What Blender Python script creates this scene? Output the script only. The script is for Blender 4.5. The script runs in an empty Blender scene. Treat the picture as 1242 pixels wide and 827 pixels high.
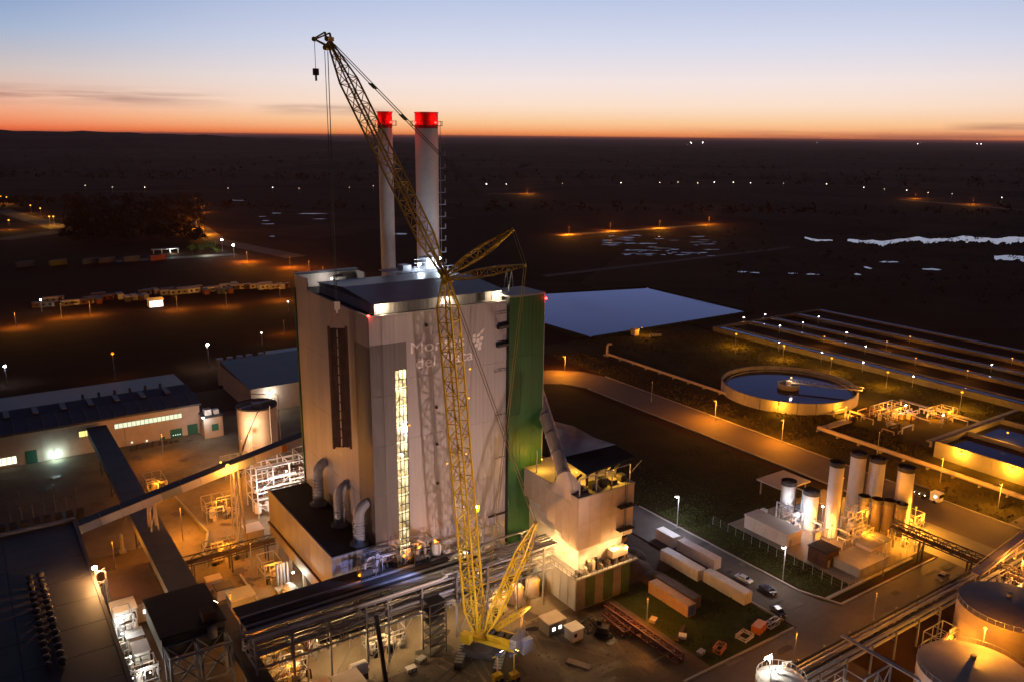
import bpy, bmesh, math, random
from mathutils import Vector, Matrix
random.seed(7)
S = bpy.context.scene
COL = S.collection
R_ = math.radians

# ------------------------------------------------------------------ camera
CAMZ, FPX, HZ, HEAD, ROLL = 100.0, 1000.0, 166.0, R_(55.8), 12/1242
_p = math.atan((413.5-HZ)/FPX)
FW = Vector((math.cos(HEAD)*math.cos(_p), math.sin(HEAD)*math.cos(_p), -math.sin(_p)))
_rt = Vector((math.sin(HEAD), -math.cos(HEAD), 0)); _up = _rt.cross(FW)
RT = _rt*math.cos(ROLL)+_up*math.sin(ROLL); UP = _up*math.cos(ROLL)-_rt*math.sin(ROLL)
EYE = Vector((0, 0, CAMZ))
cd = bpy.data.cameras.new('camera'); cam = bpy.data.objects.new('camera', cd); COL.objects.link(cam)
cd.sensor_width = 36; cd.lens = 36*FPX/1242; cd.clip_start = 1; cd.clip_end = 200000
m = Matrix((RT, UP, -FW)).transposed().to_4x4(); m.translation = EYE; cam.matrix_world = m
S.camera = cam

# survey helpers: where a sight line meets a level or a wall of the site
def _ray(x, y): return FW*FPX+RT*(x-621)-UP*(y-413.5)
def G(x, y, z=0.0):
    d = _ray(x, y); return EYE+d*((z-CAMZ)/d.z)
def F(x, y, Y):
    d = _ray(x, y); return EYE+d*(Y/d.y)
def L(x, y, X):
    d = _ray(x, y); return EYE+d*(X/d.x)

# ------------------------------------------------------------------ dusk sky
w = bpy.data.worlds.new('World'); S.world = w; w.use_nodes = True
N = w.node_tree.nodes; LK = w.node_tree.links; N.clear()
def nd(t, **k):
    n = N.new(t)
    for a, b in k.items(): setattr(n, a, b)
    return n
def mth(op, a, b=None, c=None, clamp=False):
    n = nd('ShaderNodeMath', operation=op, use_clamp=clamp)
    for i, v in enumerate((a, b, c)):
        if v is None: continue
        if isinstance(v, (int, float)): n.inputs[i].default_value = v
        else: LK.new(v, n.inputs[i])
    return n.outputs[0]
def lin(c):
    return tuple(((v/255)/12.92 if v/255 <= .04045 else ((v/255+.055)/1.055)**2.4) for v in c)+(1,)
def ramp(fac, stops):
    n = nd('ShaderNodeValToRGB'); e = n.color_ramp.elements
    while len(e) > 1: e.remove(e[0])
    e[0].position = stops[0][0]; e[0].color = lin(stops[0][1])
    for p, c in stops[1:]:
        k = e.new(p); k.color = lin(c)
    LK.new(fac, n.inputs[0]); return n.outputs[0]
def mixc(f, a, b):
    n = nd('ShaderNodeMix', data_type='RGBA'); LK.new(f, n.inputs[0])
    for v, i in ((a, 6), (b, 7)):
        if isinstance(v, tuple): n.inputs[i].default_value = v
        else: LK.new(v, n.inputs[i])
    return n.outputs[2]
tc = nd('ShaderNodeTexCoord'); sx = nd('ShaderNodeSeparateXYZ'); LK.new(tc.outputs['Generated'], sx.inputs[0])
zc = mth('MAXIMUM', sx.outputs[2], 0.0)
fac = mth('POWER', zc, .5)
GA = HEAD-R_(9)                                    # where the sun went down
hl = mth('SQRT', mth('ADD', mth('MULTIPLY', sx.outputs[0], sx.outputs[0]), mth('ADD', mth('MULTIPLY', sx.outputs[1], sx.outputs[1]), 1e-6)))
dt = mth('DIVIDE', mth('ADD', mth('MULTIPLY', sx.outputs[0], math.cos(GA)), mth('MULTIPLY', sx.outputs[1], math.sin(GA))), hl)
near = ramp(fac, [(0, (250, 118, 66)), (.07, (254, 160, 98)), (.13, (255, 204, 154)), (.19, (254, 226, 204)), (.25, (245, 230, 226)), (.32, (216, 219, 236)), (.41, (178, 193, 228)), (.6, (58, 74, 112)), (1, (16, 20, 34))])
side = ramp(fac, [(0, (240, 90, 54)), (.07, (246, 114, 72)), (.13, (245, 152, 112)), (.19, (234, 180, 154)), (.25, (204, 190, 186)), (.32, (154, 174, 204)), (.41, (94, 132, 190)), (.6, (38, 54, 92)), (1, (16, 20, 34))])
back = ramp(fac, [(0, (30, 26, 34)), (.2, (36, 30, 42)), (.41, (26, 28, 46)), (1, (16, 20, 34))])
a1 = nd('ShaderNodeMapRange', interpolation_type='SMOOTHSTEP'); LK.new(dt, a1.inputs[0]); a1.inputs[1].default_value = .70; a1.inputs[2].default_value = 1.0
a2 = nd('ShaderNodeMapRange', interpolation_type='SMOOTHSTEP'); LK.new(dt, a2.inputs[0]); a2.inputs[1].default_value = -.6; a2.inputs[2].default_value = .75
skyc = mixc(a1.outputs[0], mixc(a2.outputs[0], back, side), near)
# thin dark streaks of cloud low in the sky
ang = mth('ARCTAN2', sx.outputs[1], sx.outputs[0])
cv = nd('ShaderNodeCombineXYZ'); LK.new(mth('MULTIPLY', ang, 7.0), cv.inputs[0]); LK.new(mth('MULTIPLY', sx.outputs[2], 150.0), cv.inputs[1]); cv.inputs[2].default_value = 3.1
cn = nd('ShaderNodeTexNoise'); LK.new(cv.outputs[0], cn.inputs['Vector']); cn.inputs['Scale'].default_value = 1.0; cn.inputs['Detail'].default_value = 6; cn.inputs['Roughness'].default_value = .55
def band(c, h):                                    # soft elevation band
    return mth('SUBTRACT', 1.0, mth('ABSOLUTE', mth('DIVIDE', mth('SUBTRACT', sx.outputs[2], c), h)), clamp=True)
def azb(px, wpx):                                  # soft azimuth patch
    a0 = HEAD-math.atan((px-621)/1030); ww = wpx/1030
    return mth('SUBTRACT', 1.0, mth('POWER', mth('ABSOLUTE', mth('DIVIDE', mth('SUBTRACT', ang, a0), ww)), 2.0), clamp=True)
thr = mth('MULTIPLY', mth('SUBTRACT', cn.outputs[0], .36), 4.2, clamp=True)
cl = mth('ADD', mth('MULTIPLY', band(.037, .012), azb(70, 190)), mth('ADD', mth('MULTIPLY', band(.028, .008), azb(400, 90)), mth('ADD', mth('MULTIPLY', band(.003, .010), azb(1210, 420)), mth('MULTIPLY', band(.0135, .006), azb(1255, 90)))))
cm = mth('MULTIPLY', mth('MULTIPLY', cl, thr), .65, clamp=True)
skyc = mixc(cm, skyc, lin((128, 82, 86)))
bg = nd('ShaderNodeBackground'); LK.new(skyc, bg.inputs[0]); bg.inputs[1].default_value = 1.0
wo = nd('ShaderNodeOutputWorld'); LK.new(bg.outputs[0], wo.inputs[0])
vs = S.view_settings; vs.view_transform = 'Standard'; vs.look = 'None'; vs.exposure = 0; vs.gamma = 1; vs.use_curve_mapping = False
S.cycles.use_denoising = True; S.cycles.use_light_tree = True; S.cycles.max_bounces = 6; S.cycles.sample_clamp_indirect = 4.0
S.cycles.sample_clamp_direct = 60.0

# ------------------------------------------------------------------ materials
MATS = {}
def mat(name, col, rough=.7, metal=0, var=.25, scale=.15, bump=0, spec=.3, rand=0, streak=0, ribs=0):
    if name in MATS: return MATS[name]
    ma = bpy.data.materials.new(name); ma.use_nodes = True; t = ma.node_tree; b = t.nodes['Principled BSDF']
    b.inputs['Roughness'].default_value = rough; b.inputs['Metallic'].default_value = metal
    b.inputs['Specular IOR Level'].default_value = spec
    ge = t.nodes.new('ShaderNodeNewGeometry'); mp = t.nodes.new('ShaderNodeMapping'); t.links.new(ge.outputs['Position'], mp.inputs[0])
    if streak: mp.inputs['Scale'].default_value = (1, 1, streak)
    no = t.nodes.new('ShaderNodeTexNoise'); no.inputs['Scale'].default_value = scale; no.inputs['Detail'].default_value = 7; no.inputs['Roughness'].default_value = .65
    t.links.new(mp.outputs[0], no.inputs['Vector'])
    mr = t.nodes.new('ShaderNodeMapRange'); mr.inputs[1].default_value = .25; mr.inputs[2].default_value = .75; mr.inputs[3].default_value = 1-var; mr.inputs[4].default_value = 1+var
    t.links.new(no.outputs[0], mr.inputs[0]); val = mr.outputs[0]
    if rand:
        oi = t.nodes.new('ShaderNodeObjectInfo'); m2 = t.nodes.new('ShaderNodeMapRange'); m2.inputs[3].default_value = 1-rand; m2.inputs[4].default_value = 1+rand
        t.links.new(oi.outputs['Random'], m2.inputs[0]); mu = t.nodes.new('ShaderNodeMath'); mu.operation = 'MULTIPLY'
        t.links.new(val, mu.inputs[0]); t.links.new(m2.outputs[0], mu.inputs[1]); val = mu.outputs[0]
    vm = t.nodes.new('ShaderNodeVectorMath'); vm.operation = 'SCALE'; vm.inputs[0].default_value = col[:3]
    t.links.new(val, vm.inputs['Scale']); t.links.new(vm.outputs[0], b.inputs['Base Color'])
    if bump:
        bn = t.nodes.new('ShaderNodeBump'); bn.inputs['Strength'].default_value = bump; bn.inputs['Distance'].default_value = .2
        n2 = t.nodes.new('ShaderNodeTexNoise'); n2.inputs['Scale'].default_value = scale*9; n2.inputs['Detail'].default_value = 4
        t.links.new(ge.outputs['Position'], n2.inputs['Vector']); t.links.new(n2.outputs[0], bn.inputs['Height']); t.links.new(bn.outputs[0], b.inputs['Normal'])
    if ribs:
        sp_ = t.nodes.new('ShaderNodeSeparateXYZ'); t.links.new(ge.outputs['Position'], sp_.inputs[0]); ad = t.nodes.new('ShaderNodeMath'); t.links.new(sp_.outputs[0], ad.inputs[0]); t.links.new(sp_.outputs[1], ad.inputs[1])
        mu = t.nodes.new('ShaderNodeMath'); mu.operation = 'PINGPONG'; t.links.new(ad.outputs[0], mu.inputs[0]); mu.inputs[1].default_value = ribs
        bn = t.nodes.new('ShaderNodeBump'); bn.inputs['Strength'].default_value = .5; bn.inputs['Distance'].default_value = .12; t.links.new(mu.outputs[0], bn.inputs['Height']); t.links.new(bn.outputs[0], b.inputs['Normal'])
    MATS[name] = ma; return ma
def glow(name, col, st):
    if name in MATS: return MATS[name]
    ma = bpy.data.materials.new(name); ma.use_nodes = True; t = ma.node_tree; t.nodes.clear()
    e = t.nodes.new('ShaderNodeEmission'); e.inputs[0].default_value = (*col, 1); e.inputs[1].default_value = st
    o = t.nodes.new('ShaderNodeOutputMaterial'); t.links.new(e.outputs[0], o.inputs[0])
    ma.cycles.emission_sampling = 'NONE'; MATS[name] = ma; return ma
def glassmat(name, tint=(.9, .95, .95), gl=.12):
    ma = bpy.data.materials.new(name); ma.use_nodes = True; t = ma.node_tree; t.nodes.clear()
    a = t.nodes.new('ShaderNodeBsdfTransparent'); a.inputs[0].default_value = (*tint, 1); g = t.nodes.new('ShaderNodeBsdfGlossy'); g.inputs['Roughness'].default_value = .06
    x = t.nodes.new('ShaderNodeMixShader'); x.inputs[0].default_value = gl; o = t.nodes.new('ShaderNodeOutputMaterial')
    t.links.new(a.outputs[0], x.inputs[1]); t.links.new(g.outputs[0], x.inputs[2]); t.links.new(x.outputs[0], o.inputs[0]); MATS[name] = ma; return ma
def watermat(name, col=(.006, .008, .014), rough=.04, wave=.02, sc=.4, tint=(.52, .57, .88)):
    ma = bpy.data.materials.new(name); ma.use_nodes = True; t = ma.node_tree; t.nodes.clear(); n_ = t.nodes.new
    d = n_('ShaderNodeBsdfDiffuse'); d.inputs[0].default_value = (*col, 1); g = n_('ShaderNodeBsdfGlossy'); g.inputs['Color'].default_value = (*tint, 1); g.inputs['Roughness'].default_value = rough
    fr = n_('ShaderNodeFresnel'); fr.inputs[0].default_value = 1.33; x = n_('ShaderNodeMixShader'); o = n_('ShaderNodeOutputMaterial')
    ge = n_('ShaderNodeNewGeometry'); n = n_('ShaderNodeTexNoise'); n.inputs['Scale'].default_value = sc; n.inputs['Detail'].default_value = 3
    bn = n_('ShaderNodeBump'); bn.inputs['Strength'].default_value = wave; bn.inputs['Distance'].default_value = .1
    t.links.new(ge.outputs['Position'], n.inputs['Vector']); t.links.new(n.outputs[0], bn.inputs['Height'])
    if rough < .06:
        n3 = n_('ShaderNodeTexNoise'); n3.inputs['Scale'].default_value = .018; n3.inputs['Detail'].default_value = 4; m3 = n_('ShaderNodeMapRange'); m3.inputs[1].default_value = .42; m3.inputs[2].default_value = .66; m3.inputs[3].default_value = .015; m3.inputs[4].default_value = .17
        t.links.new(ge.outputs['Position'], n3.inputs['Vector']); t.links.new(n3.outputs[0], m3.inputs[0]); t.links.new(m3.outputs[0], g.inputs['Roughness'])
    for q in (d, g, fr): t.links.new(bn.outputs[0], q.inputs['Normal'])
    t.links.new(fr.outputs[0], x.inputs[0]); t.links.new(d.outputs[0], x.inputs[1]); t.links.new(g.outputs[0], x.inputs[2]); t.links.new(x.outputs[0], o.inputs[0]); MATS[name] = ma; return ma

M_WALL = mat('cladding_white', (.37, .335, .325), .55, var=.13, scale=.25, rand=.03, streak=.12, ribs=.5)
M_DARK = mat('cladding_grey', (.135, .122, .12), .55, var=.13, scale=.25, rand=.04, streak=.12, ribs=.5)
M_ANNEX = mat('cladding_pale_grey', (.30, .31, .34), .5, var=.07, scale=.25, rand=.04, streak=.12, ribs=.5)
M_GREEN = mat('cladding_green', (.02, .085, .026), .5, var=.2, scale=.2, rand=.05, streak=.12, ribs=.5)
M_JOINT = mat('joint_dark', (.05, .047, .045), .8)
M_ROOF = mat('roof_sheet', (.045, .05, .062), .45, var=.25, scale=.12)
M_ROOFD = mat('roof_black', (.014, .013, .013), .8, var=.3)
M_ROOFB = mat('roof_brown', (.05, .042, .036), .6, var=.35, scale=.1)
M_STEEL = mat('galvanised_steel', (.30, .30, .32), .6, .4, var=.15)
M_DSTEEL = mat('dark_steel', (.055, .05, .048), .8, .1, var=.3)
M_PIPE = mat('pipe_lagging', (.40, .38, .37), .55, .3, var=.12, rand=.25)
M_YEL = mat('crane_yellow', (.50, .315, .014), .5, var=.12, scale=.8)
M_RED = mat('girder_red', (.085, .02, .014), .6, var=.3, scale=.6)
M_RUST = mat('rusty_steel', (.065, .03, .017), .8, .1, var=.45, scale=.5)
M_CONC = mat('concrete', (.27, .255, .235), .85, var=.22, scale=.2, bump=.15)
M_CONCD = mat('concrete_floor', (.15, .122, .085), .85, var=.5, scale=.08, bump=.2)
M_ASPH = mat('asphalt', (.062, .052, .045), .75, var=.4, scale=.12, bump=.15)
M_KERB = mat('kerbstone', (.24, .225, .2), .85, var=.2, rand=.12)
M_EARTH = mat('bare_earth', (.062, .044, .03), .95, var=.5, scale=.09, bump=.5)
M_LAWN = mat('lawn', (.028, .036, .010), .95, var=.45, scale=.12, bump=.6, spec=.05)
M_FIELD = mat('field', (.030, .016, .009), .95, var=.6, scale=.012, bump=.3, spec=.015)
M_WHITE = mat('white_paint', (.62, .6, .57), .5, var=.14, scale=.5, rand=.05)
M_CREAM = mat('cream_wall', (.46, .38, .31), .7, var=.14, scale=.3)
M_SILO = mat('silo_white', (.55, .5, .47), .5, var=.1, scale=.4)
M_GREYP = mat('grey_paint', (.2, .195, .19), .6, var=.2, scale=.5)
M_BLUE = mat('blue_paint', (.02, .05, .28), .5, var=.15, scale=.5)
M_FABL = mat('canopy_grey_fabric', (.5, .47, .46), .8, var=.2, scale=.4)
M_FABD = mat('canopy_black_fabric', (.018, .02, .017), .8, var=.2, scale=.4)
M_TYRE = mat('tyre_rubber', (.012, .012, .012), .9)
M_GLASSD = mat('tinted_glass', (.01, .012, .015), .08, spec=.6, var=0)
M_PANE = glassmat('window_glass')
M_WATER = watermat('still_water')
M_SLUDGE = mat('sludge', (.016, .012, .008), .9, var=.4, scale=.2, spec=.02)
M_BARK = mat('bark', (.03, .022, .015), .9)
M_LEAF = mat('leaf', (.035, .07, .015), .8, var=.5, scale=1.2, spec=.1)
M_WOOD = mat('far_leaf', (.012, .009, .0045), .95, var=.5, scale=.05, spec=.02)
M_MARK = mat('road_paint', (.5, .48, .42), .7, var=.3, scale=.6)
M_ORANGEP = mat('orange_paint', (.45, .14, .015), .5, var=.2, scale=.6)
M_LETTER = mat('lettering_paint', (.85, .78, .74), .5, var=.04)
def patchwork(ma):                                   # fields: each parcel its own tone
    t = ma.node_tree; b = t.nodes['Principled BSDF']; src = b.inputs['Base Color'].links[0].from_socket; ge = t.nodes.new('ShaderNodeNewGeometry'); vo = t.nodes.new('ShaderNodeTexVoronoi'); vo.inputs['Scale'].default_value = .003; t.links.new(ge.outputs['Position'], vo.inputs['Vector'])
    hs = t.nodes.new('ShaderNodeSeparateColor'); t.links.new(vo.outputs['Color'], hs.inputs[0]); mr = t.nodes.new('ShaderNodeMapRange'); mr.inputs[3].default_value = .3; mr.inputs[4].default_value = 2.1; t.links.new(hs.outputs[0], mr.inputs[0])
    vm = t.nodes.new('ShaderNodeVectorMath'); vm.operation = 'SCALE'; t.links.new(src, vm.inputs[0]); t.links.new(mr.outputs[0], vm.inputs['Scale']); t.links.new(vm.outputs[0], b.inputs['Base Color'])
patchwork(M_FIELD)
SODIUM = (1, .31, .012); AMBER = (1, .37, .025); WARM = (1, .62, .27); WHITE = (1, .9, .78); COOL = (.72, .86, 1.0); BLUEW = (.62, .70, 1.0); REDL = (1, .02, .015)

# ------------------------------------------------------------------ mesh helpers
class MB:
    def __init__(s): s.v = []; s.f = []
    def add(s, vs, fs):
        o = len(s.v); s.v += [tuple(v) for v in vs]; s.f += [tuple(i+o for i in f) for f in fs]; return s
    def box(s, x0, x1, y0, y1, z0, z1):
        return s.add([(x0, y0, z0), (x1, y0, z0), (x1, y1, z0), (x0, y1, z0), (x0, y0, z1), (x1, y0, z1), (x1, y1, z1), (x0, y1, z1)],
                     [(0, 3, 2, 1), (4, 5, 6, 7), (0, 1, 5, 4), (1, 2, 6, 5), (2, 3, 7, 6), (3, 0, 4, 7)])
    def bar(s, p, q, a=.15, b=None):
        p = Vector(p); q = Vector(q); b = b or a; d = q-p
        if d.length < 1e-6: return s
        d.normalize(); u = d.cross(Vector((0, 0, 1)))
        if u.length < 1e-3: u = Vector((1, 0, 0))
        u.normalize(); w_ = u.cross(d); u = u*a/2; w_ = w_*b/2
        return s.add([p-u-w_, p+u-w_, p+u+w_, p-u+w_, q-u-w_, q+u-w_, q+u+w_, q-u+w_], [(0, 3, 2, 1), (4, 5, 6, 7), (0, 1, 5, 4), (1, 2, 6, 5), (2, 3, 7, 6), (3, 0, 4, 7)])
    def tube(s, pts, r, n=10, cap=True):
        pts = [Vector(p) for p in pts]; rr = r if isinstance(r, (list, tuple)) else [r]*len(pts); o = len(s.v); pu = None
        for i, p in enumerate(pts):
            d = (pts[min(i+1, len(pts)-1)]-pts[max(i-1, 0)]).normalized()
            u = d.cross(Vector((0, 0, 1))) if pu is None else pu-d*pu.dot(d)
            if u.length < 1e-3: u = Vector((1, 0, 0))-d*d.x
            u.normalize(); pu = u; v_ = d.cross(u)
            s.v += [tuple(p+(u*math.cos(2*math.pi*k/n)+v_*math.sin(2*math.pi*k/n))*rr[i]) for k in range(n)]
        for i in range(len(pts)-1):
            for k in range(n):
                a = o+i*n+k; b = o+i*n+(k+1) % n; s.f.append((a, b, b+n, a+n))
        if cap: s.f.append(tuple(o+k for k in range(n))[::-1]); s.f.append(tuple(o+(len(pts)-1)*n+k for k in range(n)))
        return s
    def lathe(s, c, prof, n=32):
        o = len(s.v)
        for r, z in prof: s.v += [(c[0]+r*math.cos(2*math.pi*k/n), c[1]+r*math.sin(2*math.pi*k/n), c[2]+z) for k in range(n)]
        for i in range(len(prof)-1):
            for k in range(n):
                a = o+i*n+k; b = o+i*n+(k+1) % n; s.f.append((a, b, b+n, a+n))
        return s
    def poly(s, pts, z0, z1):
        n = len(pts); ar = sum(pts[i][0]*pts[(i+1) % n][1]-pts[(i+1) % n][0]*pts[i][1] for i in range(n))
        if ar < 0: pts = pts[::-1]
        o = len(s.v); s.v += [(p[0], p[1], z0) for p in pts]+[(p[0], p[1], z1) for p in pts]
        s.f.append(tuple(o+n+i for i in range(n))); s.f.append(tuple(o+n-1-i for i in range(n)))
        for i in range(n): s.f.append((o+i, o+(i+1) % n, o+n+(i+1) % n, o+n+i))
        return s
    def lattice(s, p, q, w0, w1, bays, cr=.16, br=.09, side=None, ends=3):
        """four-chord lattice from p to q, w0 wide and w1 deep, tapering over `ends` bays at both ends"""
        p = Vector(p); q = Vector(q); d = (q-p).normalized(); u = Vector(side or d.cross(Vector((0, 0, 1)))).normalized(); u = (u-d*u.dot(d)).normalized(); v_ = d.cross(u)
        rows = []
        for i in range(bays+1):
            t = i/bays; k = min(1, .22+.78*min(i, bays-i)/max(ends, 1)); c = p+(q-p)*t
            rows.append([c+u*(a*w0/2*k)+v_*(b*w1/2*k) for a, b in ((-1, -1), (1, -1), (1, 1), (-1, 1))])
        for i in range(bays):
            for k in range(4):
                s.bar(rows[i][k], rows[i+1][k], cr); k2 = (k+1) % 4
                if i % 2: s.bar(rows[i][k], rows[i+1][k2], br)
                else: s.bar(rows[i][k2], rows[i+1][k], br)
                s.bar(rows[i+1][k], rows[i+1][k2], br)
        return s
    def mesh(s, name, smooth=False):
        me = bpy.data.meshes.new(name); me.from_pydata(s.v, [], s.f); me.update()
        if smooth:
            me.shade_smooth()
            try: me.set_sharp_from_angle(angle=R_(38))
            except Exception: pass
        return me
    def build(s, name, ma, parent=None, smooth=False, world=True):
        me = s.mesh(name, smooth); me.materials.append(ma); o = bpy.data.objects.new(name, me); COL.objects.link(o)
        if parent is not None:
            o.parent = parent
            if world: o.location = -wloc(parent)
        return o
def wloc(o):
    v = Vector(o.location)
    while o.parent is not None: o = o.parent; v = v+Vector(o.location)
    return v
def tag(o, label=None, cat=None, group=None, kind=None):
    for k, v in (('label', label), ('category', cat), ('group', group), ('kind', kind)):
        if v: o[k] = v
    return o
def thing(name, label, cat, loc=(0, 0, 0), group=None):
    o = bpy.data.objects.new(name, None); COL.objects.link(o); o.location = loc; o.empty_display_size = .5
    return tag(o, label, cat, group)
def struct(name, mb, ma): return tag(mb.build(name, ma), kind='structure')
_UB = {}
def piece(name, parent, ma, x0, x1, y0, y1, z0, z1):
    if ma.name not in _UB:
        me = MB().box(-.5, .5, -.5, .5, -.5, .5).mesh('piece_'+ma.name); me.materials.append(ma); _UB[ma.name] = me
    o = bpy.data.objects.new(name, _UB[ma.name]); COL.objects.link(o); o.parent = parent
    o.location = Vector(((x0+x1)/2, (y0+y1)/2, (z0+z1)/2))-wloc(parent); o.scale = (x1-x0, y1-y0, z1-z0); return o
def dup(o, loc=None, rotz=None, label=None, group=None, parent=None):
    c = o.copy(); COL.objects.link(c); c.parent = parent
    if loc is not None: c.location = loc
    if rotz is not None: c.rotation_euler = (0, 0, rotz)
    if label: c['label'] = label
    if group: c['group'] = group
    for ch in o.children: dup(ch, parent=c)
    return c
def setmat(root, part, ma):
    for ch in root.children:
        if ch.name.split('.')[0] == part:
            ch.data = ch.data.copy(); ch.data.materials.clear(); ch.data.materials.append(ma)
def light(parent, loc, col, power, r=.3, spot=None, aim=None, blend=.6, name='lamp_light'):
    ld = bpy.data.lights.new(name, 'SPOT' if spot else 'POINT'); ld.color = col; ld.energy = power; ld.shadow_soft_size = r
    o = bpy.data.objects.new(name, ld); COL.objects.link(o); o.parent = parent; o.location = Vector(loc)-(wloc(parent) if parent else Vector())
    if spot:
        ld.spot_size = R_(spot); ld.spot_blend = blend
        o.rotation_euler = (Vector(aim)-Vector(loc)).to_track_quat('-Z', 'Y').to_euler()
    return o
_ICO = {}
def bulb(parent, loc, col, st, r=.3, name='lamp_bulb'):
    if col[2] < .35 and col[1] > .3: st = min(st, 3.2 if st > 20 else 1.8); col = (1, min(col[1], .5), min(col[2], .07))
    ma = glow('glow_%d_%d_%d_%d' % (col[0]*100, col[1]*100, col[2]*100, st*10), col, st)
    if ma.name not in _ICO:
        b = bmesh.new(); bmesh.ops.create_icosphere(b, subdivisions=2, radius=1); me = bpy.data.meshes.new('lamp_bulb'); b.to_mesh(me); b.free(); me.materials.append(ma); _ICO[ma.name] = me
    o = bpy.data.objects.new(name, _ICO[ma.name]); COL.objects.link(o); o.parent = parent; o.location = Vector(loc)-wloc(parent); o.scale = (r, r, r*.8); return o
def lampstd(loc, h, col, power, label, group=None, st=60, r=.32, arm=(0, 0), double=False, name='street_lamp', cat='street lamp', pole_r=.09):
    """a lamp post: pole, arm and head with its lit glass; the light hangs just under the head"""
    x, y = loc[0], loc[1]; z = loc[2] if len(loc) > 2 else 0
    t = thing(name, label, cat, (x, y, z), group)
    MB().tube([(x, y, z), (x, y, z+h*.5), (x, y, z+h)], [pole_r*1.5, pole_r*1.2, pole_r], 8).build('pole', M_STEEL, t, True)
    ax, ay = x+arm[0], y+arm[1]
    if arm != (0, 0): MB().tube([(x, y, z+h), (x+arm[0]*.5, y+arm[1]*.5, z+h+.25), (ax, ay, z+h+.2)], pole_r*.8, 6).build('arm', M_STEEL, t, True)
    MB().lathe((ax, ay, z+h), [(.02, .42), (r*.9, .34), (r*1.15, .2), (r*1.1, .12)], 10).build('lamp_head', M_GREYP, t, True)
    bulb(t, (ax, ay, z+h+.02), col, st, r)
    if power: light(t, (ax, ay, z+h-.25-r*.85), col, power, .2)
    return t
def floodlight(parent, loc, aim, col, power, spot=120, st=40, r=.12, blend=.7, named='floodlight'):
    """box floodlight part with a lit face that points at `aim`"""
    l = Vector(loc); d = (Vector(aim)-l).normalized()
    b = MB().bar(l-d*.5, l-d*.02, .9, .6).build(named, M_DSTEEL, parent)
    g = MB().bar(l-d*.02, l+d*.02, .8, .5).build('lamp_glass', glow('flood_%d_%d_%d' % (col[0]*100, col[1]*100, st), col, st), b); 
    light(parent, l+d*.35, col, power, r, spot, aim, blend)
    return b

ORDN = 'first second third fourth fifth sixth seventh eighth ninth tenth eleventh twelfth thirteenth fourteenth fifteenth sixteenth seventeenth eighteenth nineteenth twentieth'.split()
def nth(i): return ORDN[i] if i < 20 else '%d%s' % (i+1, {1: 'st', 2: 'nd', 3: 'rd'}.get((i+1) % 10, 'th'))

# ================================================================== SETTING
# ground: one sheet to the horizon, denser near the plant, gently uneven far away
def make_ground():
    mb = MB(); rings = [0, 60, 120, 200, 320, 480, 700, 1000, 1500, 2200, 3300, 5000, 8000, 13000, 22000, 40000, 70000]; n = 72
    for i, r in enumerate(rings):
        for k in range(n):
            a = 2*math.pi*k/n; mb.v.append((120+r*math.cos(a), 160+r*math.sin(a), -.03))
    for i in range(len(rings)-1):
        for k in range(n):
            a = i*n+k; b = i*n+(k+1) % n; mb.f.append((a, a+n, b+n, b))
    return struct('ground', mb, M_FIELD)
make_ground()
def make_hills():
    mb = MB(); az0 = HEAD+R_(36); steps = 90; rows = []
    for i in range(steps+1):
        t = i/steps; a = HEAD+R_(46)-R_(78)*t
        px = 621-math.tan(a-HEAD)*1030 if abs(a-HEAD) < 1.4 else 0
        h = 112*max(0, 1/(1+math.exp((px-330)/120)))+6*math.sin(i*.9)+4*math.sin(i*2.3+1)+8
        if 150 < px < 210: h += 6
        R = 8200
        rows.append([(math.cos(a)*rr, math.sin(a)*rr, zz) for rr, zz in ((R-2600, -2), (R-900, h*.7), (R, h), (R+900, h*.8), (R+2600, -2))])
    for r in rows: mb.v += r
    for i in range(steps):
        for k in range(4):
            a = i*5+k; mb.f.append((a, a+1, a+6, a+5))
    return struct('hills', mb, M_FIELD)
make_hills()
def sheet(name, pts, z, ma): return struct(name, MB().poly([(p[0], p[1]) for p in pts], z-.02, z), ma)
def rect(x0, x1, y0, y1): return [(x0, y0), (x1, y0), (x1, y1), (x0, y1)]
sheet('site_yard', rect(-70, 136.5, 30, 330), .03, M_EARTH)
sheet('concrete_yard', rect(36, 118, 126, 300), .06, M_CONCD)
sheet('loading_yard', rect(-60, 36, 206, 282), .06, M_CONCD)
sheet('crane_pad', rect(56, 104, 97, 126), .06, mat('packed_gravel', (.085, .068, .055), .95, var=.45, scale=.14, bump=.4))
sheet('lawn', rect(112, 136.2, 94.6, 126), .07, M_LAWN)
sheet('lawn', rect(151, 203, 95.5, 300), .03, mat('dark_lawn', (.026, .023, .009), .95, var=.45, scale=.08, bump=.4, spec=.04))
sheet('lawn', rect(226, 330, 40, 318), .03, mat('rough_grass', (.036, .031, .009), .95, var=.5, scale=.07, bump=.5, spec=.04))
sheet('road_main', rect(-60, 420, 85.5, 93.7), .10, M_ASPH)
sheet('road_side', [(137, 93.6), (152.5, 93.6), (150.2, 98), (149.4, 104), (149.2, 156), (149, 300), (137.2, 300), (137.2, 104), (137, 97)], .12, M_ASPH)
sheet('road_far', [(208, 60), (225, 60), (225, 260), (221, 272), (212, 280), (196, 286), (140, 294), (140, 276), (190, 270), (203, 261), (208, 250)], .12, mat('pale_asphalt', (.085, .062, .042), .8, var=.25, scale=.1, bump=.2))
sheet('silo_apron', rect(162, 203.5, 98, 135), .09, mat('plot_concrete', (.17, .14, .11), .85, var=.3, scale=.12, bump=.2))
sheet('lorry_apron', rect(192, 208.2, 84, 128), .15, mat('apron_concrete', (.16, .15, .12), .8, var=.3, scale=.09, bump=.2))
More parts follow.
